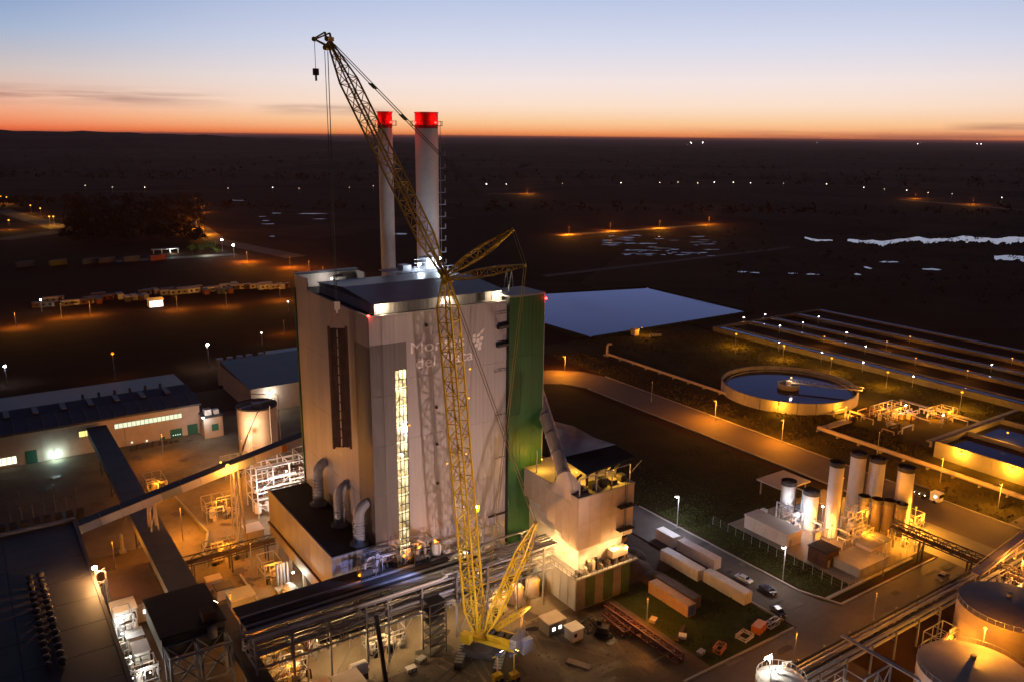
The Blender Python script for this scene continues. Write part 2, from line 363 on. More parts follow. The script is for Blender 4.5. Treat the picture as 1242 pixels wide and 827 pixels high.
def kerb(p, q, wd=.5, h=.26, n=None):
    p = Vector((p[0], p[1], 0)); q = Vector((q[0], q[1], 0)); root = thing('kerb', None, None, p); tag(root, kind='structure')
    n = n or max(1, int((q-p).length/6))
    for i in range(n):
        a = p+(q-p)*((i+.01)/n); b = p+(q-p)*((i+.99)/n)
        MB().bar(a+Vector((0, 0, h/2)), b+Vector((0, 0, h/2)), wd, h).build('kerbstone', M_KERB, root)
kerb((104, 94.1), (136.6, 94.1)); kerb((153, 94.1), (191, 94.1)); kerb((104, 85.2), (182, 85.2)); kerb((149.8, 103), (149.5, 156)); kerb((137, 97), (136.8, 118))
kerb((153, 94.1), (149.8, 103), n=3)
kerb((152, 97.2), (186, 97.2), .8, .3)
kerb((207.6, 128), (207.6, 250), .6, .3); kerb((225.4, 60), (225.4, 260), .6, .3)
# storm pond and its bank
pond = [(266, 319.5), (387, 320), (391.5, 411), (317, 431), (262, 443)]
sheet('storm_pond', pond, .06, M_WATER)
for a, b in zip(pond, pond[1:]+pond[:1]):
    d = (Vector((b[0], b[1]))-Vector((a[0], a[1]))).normalized(); nrm = Vector((d.y, -d.x)); A = Vector(a); B = Vector(b)
    mb = MB(); o = [A, B, B+nrm*7, A+nrm*7]; hs = (.05, .05, .0, .0)
    top = [A+nrm*1.5, B+nrm*1.5, B+nrm*4, A+nrm*4]
    mb.add([(*A, .0), (*B, .0), (*top[1], .9), (*top[0], .9), (*top[2], .9), (*top[3], .9), (*(B+nrm*7), -.02), (*(A+nrm*7), -.02)], [(0, 1, 2, 3), (3, 2, 4, 5), (5, 4, 6, 7)])
    tag(mb.build('pond_bank', M_LAWN), kind='structure')
# the river and wet patches in the marsh far right
def blob(cx, cy, rx, ry, n=26, jag=.35, rot=0):
    pts = []; ph = [random.uniform(0, 6.28) for _ in range(5)]
    for k in range(n):
        a = 2*math.pi*k/n; r = 1+jag*(.5*math.sin(2*a+ph[0])+.35*math.sin(3*a+ph[1])+.35*math.sin(5*a+ph[2])+.3*math.sin(9*a+ph[3])); x = rx*r*math.cos(a); y = ry*r*math.sin(a)
        pts.append((cx+x*math.cos(rot)-y*math.sin(rot), cy+x*math.sin(rot)+y*math.cos(rot)))
    return pts
def riverstrip(name, px, z=.1):
    up = [G(x, y, z) for x, y, h in px]; lo = [G(x, y+h, z) for x, y, h in px]
    mb = MB(); n = len(px); mb.v = [tuple(p) for p in up]+[tuple(p) for p in lo]
    for i in range(n-1): mb.f.append((n+i, n+i+1, i+1, i))
    return struct(name, mb, MATS['river_water'])
watermat('river_water', (.03, .035, .045), .02, .0, .05, (.9, .92, 1)); watermat('puddle_water', (.012, .012, .016), .12, .0, .05, (.42, .44, .55))
def wander(x0, x1, ys, hs, step=3.5):
    out = []; x = x0; n = len(ys)-1
    while x <= x1+.1:
        t = (x-x0)/(x1-x0)*n; i = min(int(t), n-1); f_ = t-i
        out.append((x, ys[i]*(1-f_)+ys[i+1]*f_+1.0*math.sin(x*.09)+.5*math.sin(x*.23)+random.uniform(-.3, .3), max(1.0, (hs[i]*(1-f_)+hs[i+1]*f_)*(1+.2*math.sin(x*.13)+.15*math.sin(x*.37+1)+random.uniform(-.2, .2))))); x += step*random.uniform(.5, 1.3)
    return out
riverstrip('river', wander(1028, 1262, [292, 291, 291.5, 288, 289, 287.5, 288.5, 288, 291], [2.5, 5, 4, 5, 4, 6, 5, 7, 6], 2.0))
riverstrip('river', wander(1206, 1262, [309, 311, 314], [4, 6, 9]))
riverstrip('river', wander(976, 1012, [288, 289.5, 291.5], [1.6, 2.4, 1.6]))
for x, y, rx, ry in ((1040, 333, 3, 1.2), (1052, 325, 3, 1.5), (1130, 327, 7, 1.4), (1078, 318, 8, 1.0), (985, 333, 5, .9), (900, 330, 5, .8), (916, 331, 4, .7), (962, 332, 4, .8)):
    g = G(x, y); k = g.length/1000; sheet('marsh_pool', blob(g.x, g.y, rx*k*1.2, ry*k*5, rot=HEAD-1.57), .08, MATS['river_water'])
for i in range(58):                                 # flooded plots of the nursery yard, far centre
    x = random.uniform(735, 868); y = 285+random.uniform(0, 24)+(x-735)*.02; g = G(x, y); k = g.length/1000
    sheet('flooded_plot', blob(g.x, g.y, random.uniform(2, 9)*k, random.uniform(.4, 1.2)*k*3, 14, .5, HEAD-1.57+R_(8)), .08, MATS['puddle_water'])
for x, y, rx, ry in ((335, 259, 6, 1), (322, 268, 5, 1), (326, 272, 7, 1.1), (318, 263, 4, .8), (378, 259.5, 16, 1.4), (387, 266, 7, 1), (330, 287, 4, 1), (290, 243.5, 8, .9), (486, 284, 9, 2.2)):
    g = G(x, y); k = g.length/1000; sheet('flooded_plot', blob(g.x, g.y, rx*k, ry*k*3, 16, .4, HEAD-1.57), .08, MATS['puddle_water'])
# dirt tracks far off
for a, b, wd in ((( 590, 236), (650, 234.5), 5), ((676, 286), (858, 273), 6), ((1092, 242), (1260, 257), 8), ((0, 255), (75, 277), 12), ((0, 291), (72, 281), 12), ((660, 335), (960, 300), 4), ((230, 268), (262, 292), 10), ((262, 292), (360, 312), 10)):
    A = G(*a); B = G(*b); d = (B-A).normalized(); n = Vector((-d.y, d.x, 0))*wd
    sheet('dirt_track', [A-n, B-n, B+n, A+n], .02, mat('track_earth', (.075, .06, .042), .95, var=.4, scale=.05))
# woodland far and near, one uncountable mass: clumps of leaf cards in rounded crowns
def woodland():
    mb = MB()
    def crown(x, y, h, k):
        for _ in range(k):
            a = random.uniform(0, 6.28); b = math.acos(random.uniform(-.3, 1)); r = h*.5*random.uniform(.6, 1.05)
            p = Vector((x+r*math.sin(b)*math.cos(a), y+r*math.sin(b)*math.sin(a), h*.5+r*math.cos(b)*.95)); s_ = h*random.uniform(.12, .24)
            u = Vector((random.gauss(0, 1), random.gauss(0, 1), random.gauss(0, 1))).normalized()*s_; v_ = Vector((random.gauss(0, 1), random.gauss(0, 1), random.gauss(0, 1))).normalized()*s_
            o = len(mb.v); mb.v += [tuple(p-u), tuple(p+v_), tuple(p+u)]; mb.f.append((o, o+1, o+2))
    for _ in range(420):                              # dense plantation left of the gate
        x = random.uniform(-20, 245); y = random.uniform(282, 300) if x > 80 else random.uniform(297, 312); y2 = 300-(x-100)*.02
        g = G(x, random.uniform(244, 297)); 
        if 78 < x or g.length > 1300: crown(g.x, g.y, random.uniform(9, 15), 26)
    for _ in range(900):                              # hedges and shelter belts to the horizon
        px = random.uniform(-40, 1290); py = random.choice((178, 182, 187, 193, 200, 209, 214, 219, 256))+random.uniform(-1.2, 1.2)+px*.0085
        g = G(px, py); crown(g.x, g.y, random.uniform(10, 22), 10)
    for _ in range(260):                              # scrub in the marsh
        g = G(random.uniform(880, 1290), random.uniform(262, 372)); crown(g.x, g.y, random.uniform(2, 6), 16)
    for _ in range(150):                              # reeds and scrub along the river
        g = G(random.uniform(1020, 1262), random.choice((random.uniform(296.5, 301), random.uniform(297, 305), random.uniform(285.5, 287.5)))); crown(g.x, g.y, random.uniform(1.2, 4.2), 14)
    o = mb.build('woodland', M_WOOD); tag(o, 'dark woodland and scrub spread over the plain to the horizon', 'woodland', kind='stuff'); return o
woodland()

# ================================================================== BOILER HOUSE
BX0, BX1, GX1, BY0, BY1, BH = 64.8, 97.1, 106.4, 145.0, 186.0, 65.3
bh = thing('boiler_house', 'tall mauve-white boiler house with lit stair slot and lettering, crane in front', 'building', (BX0, BY0, 0))
SX0, SX1, SZ0, SZ1 = 70.2, 72.75, 11.0, 54.2
c = MB(); t_ = .25
c.box(BX0+t_, SX0-.02, BY0+t_, 149, 0, 65); c.box(SX1+.02, GX1-t_, BY0+t_, 149, 0, 65); c.box(SX0-.02, SX1+.02, BY0+t_, 149, SZ1, 65); c.box(SX0-.02, SX1+.02, BY0+t_, 149, 0, SZ0)
c.box(BX0+t_, BX1+1.4, 149.02, BY1, 0, 65); c.box(BX1+1.45, GX1-t_, 149.02, 153, 0, 65)
c.build('wall_core', M_JOINT, bh)
g_ = .02
def panels(parent, ma, axis, a0, a1, n, z0, z1, rows, face, depth=t_, pick=None, name='wall_panel'):
    """grid of cladding panels on a wall: axis 'x' on a plane Y=face, axis 'y' on a plane X=face"""
    da = (a1-a0)/n; dz = (z1-z0)/rows
    for i in range(n):
        for j in range(rows):
            p0, p1, q0, q1 = a0+i*da+g_, a0+(i+1)*da-g_, z0+j*dz+g_, z0+(j+1)*dz-g_
            mm = pick(i, j) if pick else ma
            if axis == 'x': piece(name, parent, mm, p0, p1, face, face+depth, q0, q1)
            else: piece(name, parent, mm, face, face+depth, p0, p1, q0, q1)
panels(bh, M_WALL, 'x', SX1+.05, BX1, 8, 0, 65.3, 5, BY0)
panels(bh, M_WALL, 'x', BX0, SX1+.05, 3, 59.9, 65.3, 1, BY0)
panels(bh, M_DARK, 'x', BX0, SX0, 2, 17.3, 59.9, 4, BY0)
panels(bh, M_ANNEX, 'x', BX0, SX0, 2, 8.3, 17.3, 1, BY0)
panels(bh, M_DARK, 'x', SX0, SX1+.05, 1, SZ1, 59.9, 1, BY0)
panels(bh, M_DARK, 'x', SX0, SX1+.05, 1, 0, SZ0, 1, BY0)
panels(bh, M_WALL, 'y', 152.4, BY1, 11, 0, 65.3, 5, BX0)
panels(bh, M_WALL, 'y', BY0+t_+.05, 152.4, 2, 59.5, 65.3, 1, BX0)
panels(bh, M_DARK, 'y', BY0+t_+.05, 152.4, 2, 0, 59.5, 4, BX0)
MB().box(BX0+.3, BX1+1.4, BY0+.3, BY1, 65.02, 65.1).build('roof', M_ROOFD, bh)
panels(bh, M_WALL, 'y', 153.1, BY1, 11, 0, 65.3, 5, BX1+1.42)
# thin edge strip along the main corner and parapet cappings
MB().box(BX0-.06, GX1-9.4, BY0-.06, BY0+.5, 65.33, 65.75).build('parapet_cap', M_WALL, bh); MB().box(BX0-.06, BX0+.5, BY0+.55, 178, 65.33, 65.75).build('parapet_cap', M_WALL, bh)
# glazed stair slot: landings, stair flights, bracing and lamps behind panes
slot = MB().box(SX0, SX1, 148.6, 148.9, SZ0, SZ1).box(SX0, SX0+.04, 145.3, 148.6, SZ0, SZ1).box(SX1-.04, SX1, 145.3, 148.6, SZ0, SZ1).build('stair_slot', M_WHITE, bh)
nfl = 11; fh = (SZ1-SZ0)/nfl
for i in range(nfl):
    z = SZ0+i*fh
    MB().box(SX0+.02, SX1-.02, 146.2, 148.55, z, z+.18).build('landing', M_CREAM, slot)
    s = MB(); s.bar((SX0+.2, 148.1, z+.3), (SX1-.2, 148.2, z+fh-.1), .22, .3); s.bar((SX0+.1, 145.7, z+1.2), (SX1-.1, 145.7, z+1.2), .06); s.bar((SX0+.1, 145.6, z+.2), (SX1-.1, 145.6, z+fh), .16) if i % 2 else s.bar((SX0+.1, 145.6, z+fh), (SX1-.1, 145.6, z+.2), .16)
    s.build('stair_flight', M_CREAM, slot)
    MB().box(SX0+.5, SX1-.5, 148.3, 148.5, z+fh-.65, z+fh-.5).build('strip_lamp', glow('stair_tube', (1, .84, .55), 14), slot)
    light(bh, ((SX0+SX1)/2, 147.3, z+fh-.7), (1, .74, .38), (1400, 700, 800, 900, 1000, 2200, 1000, 900, 1900, 2200, 2800)[i], .2)
    for k in range(3):
        for q in range(2):
            x0 = SX0+(SX1-SX0)*k/3; zz = z+.1+q*(fh-.1)/2
            piece('pane', slot, M_PANE, x0+.06, x0+(SX1-SX0)/3-.06, 145.12, 145.16, zz+.06, zz+(fh-.1)/2-.06)
s = MB()
for k in range(4): x = SX0+(SX1-SX0)*k/3; s.box(x-.05, x+.05, 145.06, 145.22, SZ0, SZ1)
for i in range(nfl*2+1): z = SZ0+.05+(SZ1-SZ0-.1)*i/(nfl*2); s.box(SX0, SX1, 145.08, 145.2, z-.06, z+.06)
s.build('mullion', M_DSTEEL, slot)
# green stair tower on the right
tw = MB().box(BX1+.1, GX1-.02, BY0-.75, BY0+.2, 0, 66.3).build('stair_tower', M_JOINT, bh)
panels(tw, M_GREEN, 'x', BX1+.05, GX1+.05, 3, 0, 66.4, 5, BY0-1.0)
panels(tw, M_WALL, 'y', BY0-.98, 153, 2, 0, 66.4, 4, GX1, .2)
MB().box(BX1+.05, GX1+.25, BY0-1.05, 153, 66.42, 66.8).build('parapet_cap', M_GREYP, tw)
# lettering and emblem
def lettering(txt, x, z, width, cap):
    cu = bpy.data.curves.new('lettering', 'FONT'); cu.body = txt; cu.size = cap/.73; cu.extrude = .02
    o = bpy.data.objects.new('tmp', cu); COL.objects.link(o); dg = bpy.context.evaluated_depsgraph_get(); me = bpy.data.meshes.new_from_object(o.evaluated_get(dg)); bpy.data.objects.remove(o)
    xs = [v.co.x for v in me.vertices]; k = width/(max(xs)-min(xs)); mn = min(xs)
    for v in me.vertices: v.co = Vector(((v.co.x-mn)*k+x, BY0-.04-v.co.z, v.co.y+z))
    me.materials.clear(); me.materials.append(M_LETTER); ob = bpy.data.objects.new('lettering', me); COL.objects.link(ob); ob.parent = bh; ob.location = -wloc(bh); return ob
lettering('Montes', 73.8, 57.2, 12.6, 2.5); lettering('del Plata', 74.9, 53.9, 13.6, 2.5)
e_ = MB()
def leaf(x0, z0, x1, z1, cut):
    pts = {'tl': [(x0, z0), (x1, z0), (x1, z1), (x0+(x1-x0)*.35, z1), (x0, z0+(z1-z0)*.6)], 'br': [(x0, z0), (x0+(x1-x0)*.65, z0), (x1, z0+(z1-z0)*.4), (x1, z1), (x0, z1)], 'up': [(x0, z0), (x1, z0+(z1-z0)*.3), (x1+.5, z1+.5), (x0+.2, z0+(z1-z0)*.8)]}[cut]
    n = len(pts); e_.add([(p[0], BY0-.07, p[1]) for p in pts]+[(p[0], BY0-.02, p[1]) for p in pts], [tuple(range(n))]+[(i, n+i, n+(i+1) % n, (i+1) % n) for i in range(n)])
for x, z, cut in ((88.6, 58.5, 'tl'), (89.9, 58.4, 'up'), (91.0, 59.3, 'up'), (88.6, 57.2, 'br'), (89.9, 57.0, 'tl'), (91.2, 57.4, 'br'), (89.4, 55.7, 'tl'), (90.7, 55.9, 'br'), (90.4, 54.7, 'tl')): leaf(89.4+(x-90)*.72, 58.2+(z-58)*.72, 89.4+(x-90)*.72+.8, 58.2+(z-58)*.72+.8, cut)
e_.build('emblem', M_LETTER, bh)
# wall arms, vents, small bulkhead lamps on the front
for z, ln, r in ((63.2, 3.2, .07), (60.2, 2.6, .42), (56.2, 2.8, .42), (50.5, 3.4, .07), (40.5, 3.2, .07), (30.4, 3.2, .07), (16.6, 4.8, .2)):
    MB().bar((BX1-ln, BY0-.5, z-.1), (BX1+.02, BY0-.5, z), r*2, r*1.4).bar((BX1-ln*.5, BY0-.5, z), (BX1-ln*.5, BY0, z), .1).build('wall_arm', M_DSTEEL, bh)
for x, z in ((77.2, 62.4), (79.3, 44.6), (79.3, 36.4), (79.3, 27.5)): MB().box(x, x+.45, BY0-.35, BY0-.02, z, z+.5).build('wall_vent', M_DSTEEL, bh)
for x, z, st in ((87.6, 52.0, 12), (87.3, 45.6, 4), (86.5, 33.0, 5), (72.95, 42.2, 10), (81.8, 31.8, 12)): bulb(bh, (x, BY0-.35, z), WARM, st, .22, 'bulkhead_lamp')
# roof: penthouse with low roof, back-left enclosure, plant and lamps
ph = MB().box(67.7, 98.2, 148.6, 178, 65.1, 67.4).build('roof_house', M_WALL, bh)
s = MB(); s.add([(67.2, 148.1, 67.42), (98.7, 148.1, 67.42), (98.7, 163, 68.7), (67.2, 163, 68.7), (98.7, 178.5, 67.42), (67.2, 178.5, 67.42)], [(0, 1, 2, 3), (3, 2, 4, 5), (0, 3, 5), (1, 4, 2), (0, 5, 4, 1)]); s.build('roof', M_ROOF, ph)
for i in range(8): x = 68+i*3.75; MB().box(x, x+3.7, 148.52, 148.58, 65.2, 67.3).build('wall_panel', M_WALL, ph)
MB().box(95.4, 97.4, 148.4, 148.5, 65.2, 67.2).build('door', M_CREAM, ph)
MB().box(92.4, 93.6, 148.3, 148.5, 65.6, 67.2).box(92.5, 93.5, 148.26, 148.3, 66.0, 66.2).box(92.5, 93.5, 148.26, 148.3, 66.5, 66.7).build('louvre', M_DSTEEL, ph)
for x, pw in ((69.0, 900), (84.2, 700), (96.6, 1100)):
    bulb(bh, (x, 147.9, 67.0), (1, .86, .62), 60, .3, 'roof_lamp'); light(bh, (x, 147.5, 66.7), (1, .78, .5), pw, .2)
e2 = MB(); e2.box(BX0+.02, BX0+.3, 178, BY1, 65.1, 68.4); e2.box(BX0+.3, 80, BY1-.3, BY1, 65.1, 68.4); e2.box(79.7, 80, 180, BY1-.3, 65.1, 68.4); e2.build('roof_enclosure', M_WALL, bh)
MB().box(BX0, 80.1, 184.2, BY1+.1, 68.42, 68.8).build('enclosure_cap', M_ROOF, bh)
MB().box(74, 76.4, 183.2, 185.4, 65.1, 67.3).box(76.8, 77.6, 183.4, 184.4, 65.1, 66.6).build('air_handler', M_GREYP, bh)
bulb(bh, (72.5, 182.4, 67.2), WHITE, 40, .22, 'roof_lamp'); light(bh, (72.2, 182.0, 67.0), WHITE, 700, .2)
s = MB()                                              # handrails and steel on the roof's far side
for i in range(16):
    x = 84+i*1.4; s.bar((x, 179.4, 65.1), (x, 179.4, 69.4 if i % 5 == 2 else 68.3), .1)
for z in (66.6, 67.5, 68.3): s.bar((84, 179.4, z), (105, 179.4, z), .08)
s.box(86, 100, 179.6, 185.5, 67.6, 67.8); s.box(96.5, 99.5, 180, 184, 67.8, 70.6); s.box(90, 92.2, 180, 183, 67.8, 69.2)
for z in (68.6, 69.5, 70.4): s.bar((93, 180, z), (97, 180, z), .07)
s.build('roof_steelwork', M_STEEL, bh)
for x, y, z, pw in ((99.8, 179.0, 70.4, 5200), (94.0, 179.0, 69.4, 1500)): bulb(bh, (x, y, z), COOL, 120, .36, 'roof_lamp'); light(bh, (x, y-.6, z-.2), COOL, pw, .25)
for x, y, z in ((BX0-.1, BY0-.2, 66.0), (GX1+.4, BY0-1.1, 65.4)): bulb(bh, (x, y, z), REDL, 30, .28, 'warning_lamp'); light(bh, (x, y-.4, z), REDL, 90, .2)
s = MB()
for x in (99.6, 100.9): s.bar((x, 148, 66.8), (100.3, 148, 71.6), .12); s.bar((x, 150, 66.8), (100.3, 150, 71.6), .12)
s.bar((100.3, 148, 71.6), (100.3, 150, 71.6), .14); s.build('roof_davit', M_STEEL, bh)
s = MB(); s.tube([(106.8, 150, 66), (106.8, 150, 61)], .18, 8); s.build('downpipe', M_GREYP, bh)
# annex box on the left, carried on columns, with three ribbed ducts
AX0, AX1 = 55.0, BX0
ax = MB().box(AX0+.25, AX1-.02, BY0+.25, 184.8, 5.4, 16.7).build('annex', M_JOINT, bh)
panels(ax, M_ANNEX, 'x', AX0, AX1, 4, 8.3, 17.0, 1, BY0)
panels(ax, M_DARK, 'x', AX0, AX1, 4, 5.3, 8.3, 1, BY0)
M_OLIVE = mat('cladding_ochre_grey', (.135, .115, .085), .6, var=.25, scale=.3, rand=.06, streak=.2)
panels(ax, M_OLIVE, 'y', BY0+.28, 185, 10, 9.0, 17.0, 1, AX0)
panels(ax, M_OLIVE, 'y', BY0+.28, 185, 10, 5.3, 8.6, 1, AX0)
MB().box(AX0-.45, AX0+.1, BY0-.05, 185.2, 8.62, 8.98).build('ledge', M_RUST, ax)
MB().box(AX0+.3, AX1-.05, BY0+.3, 184.7, 16.72, 16.8).build('roof', M_ROOFD, ax)
MB().box(AX0-.05, AX0+.3, BY0-.05, 185.05, 17.02, 17.3).box(AX0+.3, AX1, BY0-.05, BY0+.25, 17.02, 17.3).box(AX0+.3, AX1, 184.75, 185.05, 17.02, 17.3).build('parapet_cap', M_GREYP, ax)
for y in (147, 156, 165, 174, 183):
    for x in (56, 62): MB().box(x-.3, x+.3, y-.3, y+.3, 0, 5.38).build('column', M_CONC, ax)
for y, zt in ((148.2, 25.2), (158.5, 25.6), (171.2, 26.4)):
    x = 62.5; r = 1.2
    d = MB().tube([(x, y, 17.4), (x, y, zt-2.6), (x+.1, y, zt-1.5), (x+.5, y, zt-.6), (x+1.2, y, zt+.1), (x+2.25, y, zt+.7)], [r, r, r, r*.95, r*.9, r*.85], 20).build('exhaust_duct', M_ANNEX, bh, True)
    MB().lathe((x, y, 16.85), [(2.0, 0), (2.0, .35), (1.5, .55), (r+.02, .6)], 20).build('duct_base', M_CONC, d, True)
    for i in range(7): MB().lathe((x, y, 18.3+i*(zt-21)/7), [(r, 0), (r+.13, .04), (r+.13, .16), (r, .2)], 20).build('duct_ring', M_STEEL, d, True)
# left-edge cable riser and far left corner trim with tiny lamps
MB().box(BX0-.3, BX0, BY1-.6, BY1+.05, 0, 65.3).build('corner_trim', M_GREEN, bh)

# ================================================================== STACKS
def stack(loc, r, h, label, ladder):
    t = thing('chimney_stack', label, 'chimney', (loc[0], loc[1], 0)); x, y = loc
    n = 6; dz = (h-4.0)/n
    for i in range(n):
        MB().lathe((x, y, i*dz), [(r, 0), (r, dz-.12), (r+.1, dz-.1), (r+.1, dz)], 36).build('shell_section', M_SILO, t, True)
    M_REDB = mat('painted_red_glow', (.55, .03, .02), .5, var=.15, scale=.5)  # glow of the red lamps on the white shell, put into the colour
    MB().lathe((x, y, h-4.0), [(r, 0), (r, 3.7), (r+.15, 3.72), (r+.15, 4.0), (r-.2, 4.0), (r-.2, 1.5), (0, 1.5)], 36).build('red_top', M_REDB, t, True)
    p = MB().lathe((x, y, h-3.4), [(r+.02, 0), (r+1.1, 0), (r+1.1, .12), (r+.02, .12)], 28)
    p.lathe((x, y, h-3.4), [(r+1.08, 1.1), (r+1.12, 1.1), (r+1.12, 1.18), (r+1.08, 1.18), (r+1.08, 1.1)], 28)
    for k in range(14): a = k*2*math.pi/14; p.bar((x+(r+1.1)*math.cos(a), y+(r+1.1)*math.sin(a), h-3.3), (x+(r+1.1)*math.cos(a), y+(r+1.1)*math.sin(a), h-2.2), .08)
    p.build('platform', M_DSTEEL, t)
    for a in (HEAD+math.pi+.75, HEAD+math.pi-.75, HEAD+.8, HEAD-.8):
        lx, ly = x+(r+.8)*math.cos(a), y+(r+.8)*math.sin(a)
        bulb(t, (lx, ly, h-2.6), REDL, 16, .3, 'warning_lamp'); light(t, (x+(r+1.6)*math.cos(a), y+(r+1.6)*math.sin(a), h-2.2), REDL, 420*r/3, .3)
    if ladder:
        a = HEAD-1.45; cx, cy = math.cos(a), math.sin(a); q = MB()
        for s_ in (-.35, .35):
            ox, oy = -cy*s_, cx*s_; q.bar((x+cx*(r+.5)+ox, y+cy*(r+.5)+oy, 40), (x+cx*(r+.5)+ox, y+cy*(r+.5)+oy, h-3.4), .1)
        for i in range(80): z = 50+i*(h-55)/80; q.bar((x+cx*(r+.5)-cy*.35, y+cy*(r+.5)+cx*.35, z), (x+cx*(r+.5)+cy*.35, y+cy*(r+.5)-cx*.35, z), .06)
        q.build('ladder', M_STEEL, t)
        for i in range(12):
            z = 64+i*3.1; MB().bar((x+cx*r, y+cy*r, z), (x+cx*(r+1.7), y+cy*(r+1.7), z), 1.5, .15).bar((x+cx*(r+1.65), y+cy*(r+1.65), z), (x+cx*(r+1.65), y+cy*(r+1.65), z+1.2), .25).build('landing', M_STEEL, t)
    return t
stack((103.5, 192), 2.95, 105.8, 'wide white chimney stack with ladder landings and red lit top', True)
stack((93.8, 196), 1.85, 105.8, 'slim white chimney stack with red lit top behind the jib', False)

# ================================================================== CRAWLER CRANE
CB = Vector((77.7, 124.5, 0)); CH = Vector((math.cos(R_(120)), math.sin(R_(120)), 0)); CS = Vector((CH.y, -CH.x, 0))
cr = thing('crawler_crane', 'giant yellow lattice crawler crane with luffing jib beside the boiler house', 'crane', CB)
FOOT = CB+CH*1.0+Vector((0, 0, 2.6)); B1 = Vector((74.0, 130.9, 75.0)); TIP = Vector((61.9, 151.8, 116.6))
def lat(name, p, q, w0, w1, bays, cr_, br_, ends=3):
    return MB().lattice(p, q, w0, w1, bays, cr_, br_, CS, ends).build(name, M_YEL, cr)
lat('boom', FOOT, B1, 3.0, 2.8, 26, .30, .15, 2)
lat('jib', B1, TIP, 2.6, 2.3, 18, .26, .13, 3)
S1 = Vector((80.8, 119.0, 84.4)); S2 = Vector((82.1, 116.9, 78.2))
lat('jib_strut', B1, S1, 2.4, 1.6, 8, .22, .11); lat('jib_strut', B1+Vector((0, 0, -.6)), S2, 2.4, 1.4, 8, .22, .11)
MT = Vector((83.5, 114.4, 30.0)); MF = CB-CH*1.0+Vector((0, 0, 3.0))
lat('derrick_mast', MF, MT, 3.0, 1.9, 13, .26, .14, 3)
bm = MB()
for s_ in (-.9, .9): bm.bar(B1+CS*s_-CH*.8+Vector((0, 0, -1.2)), B1+CS*s_+CH*.8+Vector((0, 0, 1.2)), .5, .6)
bm.bar(B1-CS*1.3, B1+CS*1.3, .7); bm.build('boom_head', M_YEL, cr)
rp = MB()
def rope(p, q, n=2, sp=.5, r=.05):
    for k in range(n): o = CS*(sp*(k-(n-1)/2)); rp.bar(Vector(p)+o, Vector(q)+o, r*2)
rope(TIP+Vector((.4, -.6, -.4)), S1, 2, 1.0, .06); rope(S2, CB-CH*.5+Vector((0, 0, 4)), 2, 1.0, .045); rope(MT, B1-CH*.5, 2, .9, .05); rope(S1, S2, 2, 1.0, .05)
rope(MT, CB-CH*8.4+Vector((0, 0, 3.5)), 2, .8, .05)
rp.build('pendant_ropes', mat('rope_ochre', (.2, .14, .05), .6), cr)
for p, q in ((TIP, S1),):                             # spreader clamps on the pendants
    for t in (.25, .42): c0 = p+(q-p)*t; MB().bar(c0-(q-p).normalized()*.9, c0+(q-p).normalized()*.6, 1.2, .12).build('pendant_clamp', M_YEL, cr)
hd = MB(); HT = Vector((60.2, 154.8, 117.2))          # jib head with runner
for s_ in (-.7, .7):
    hd.bar(TIP+CS*s_, TIP+CS*s_+Vector((-.2, .3, 1.6)), .3); hd.bar(TIP+CS*s_+Vector((-.2, .3, 1.6)), HT+CS*s_*.4, .22); hd.bar(TIP+CS*s_+Vector((0, 0, -.9)), HT+CS*s_*.4, .2)
hd.bar(TIP+CS*-.9+Vector((0, 0, .5)), TIP+CS*.9+Vector((0, 0, .5)), .8, .7); hd.tube([HT-CS*.3, HT+CS*.3], .42, 14); hd.tube([TIP+CH*.8-CS*.4+Vector((0, 0, -1.0)), TIP+CH*.8+CS*.4+Vector((0, 0, -1.0))], .5, 14)
for s_ in (-.5, .5): hd.bar(TIP+CS*s_+Vector((0, 0, -.2)), TIP+CH*.8+CS*s_+Vector((0, 0, -1.0)), .2)
hd.build('jib_head', M_YEL, cr)
HK = Vector((61.4, 152.6, 66.6))
wr = MB()
for s_ in (-.45, .45): wr.bar(TIP+CH*.8+CS*s_+Vector((0, 0, -1.6)), HK+CS*s_*.5+Vector((0, 0, 1.0)), .12)
wr.bar(HT, HT+Vector((0, 0, -5.4)), .08); wr.build('hoist_rope', M_DSTEEL, cr)
MB().bar(HT+Vector((0, 0, -5.2)), HT+Vector((0, 0, -6.4)), .9).bar(HT+Vector((0, 0, -6.4)), HT+Vector((0, 0, -7.4)), .3).build('auxiliary_hook', M_DSTEEL, cr)
hb = MB().bar(HK+Vector((0, 0, 1.3)), HK+Vector((0, 0, -.3)), 1.2, .8).bar(HK+Vector((0, 0, -.3)), HK+Vector((0, 0, -1.0)), .4).build('hook_block', M_CREAM, cr)
# machine: car body, tracks, slewing deck, winches, cab, counterweight
for ctr in (Vector((73.6, 124.4, 0)), Vector((78.9, 118.8, 0))):
    d = Vector((.68, .735, 0)).normalized(); n = Vector((-d.y, d.x, 0)); tk = MB(); L_ = 4.7; prof = []
    for k in range(9): a = math.pi/2+math.pi*k/8; prof.append((-L_+.75*math.cos(a), .8+.75*math.sin(a)))
    for k in range(9): a = -math.pi/2+math.pi*k/8; prof.append((L_+.75*math.cos(a), .8+.75*math.sin(a)))
    np_ = len(prof); vs = [ctr+d*a+n*w_+Vector((0, 0, b)) for w_ in (-.75, .75) for a, b in prof]
    tk.add(vs, [tuple(range(np_))[::-1], tuple(range(np_, 2*np_))]+[(i, (i+1) % np_, np_+(i+1) % np_, np_+i) for i in range(np_)])
    tr = tk.build('crawler_track', M_DSTEEL, cr)
    for i in range(11): a = -L_+i*.94; MB().bar(ctr+d*a-n*.8+Vector((0, 0, 1.6)), ctr+d*a+n*.8+Vector((0, 0, 1.6)), .62, .1).build('track_shoe', M_GREYP, tr)
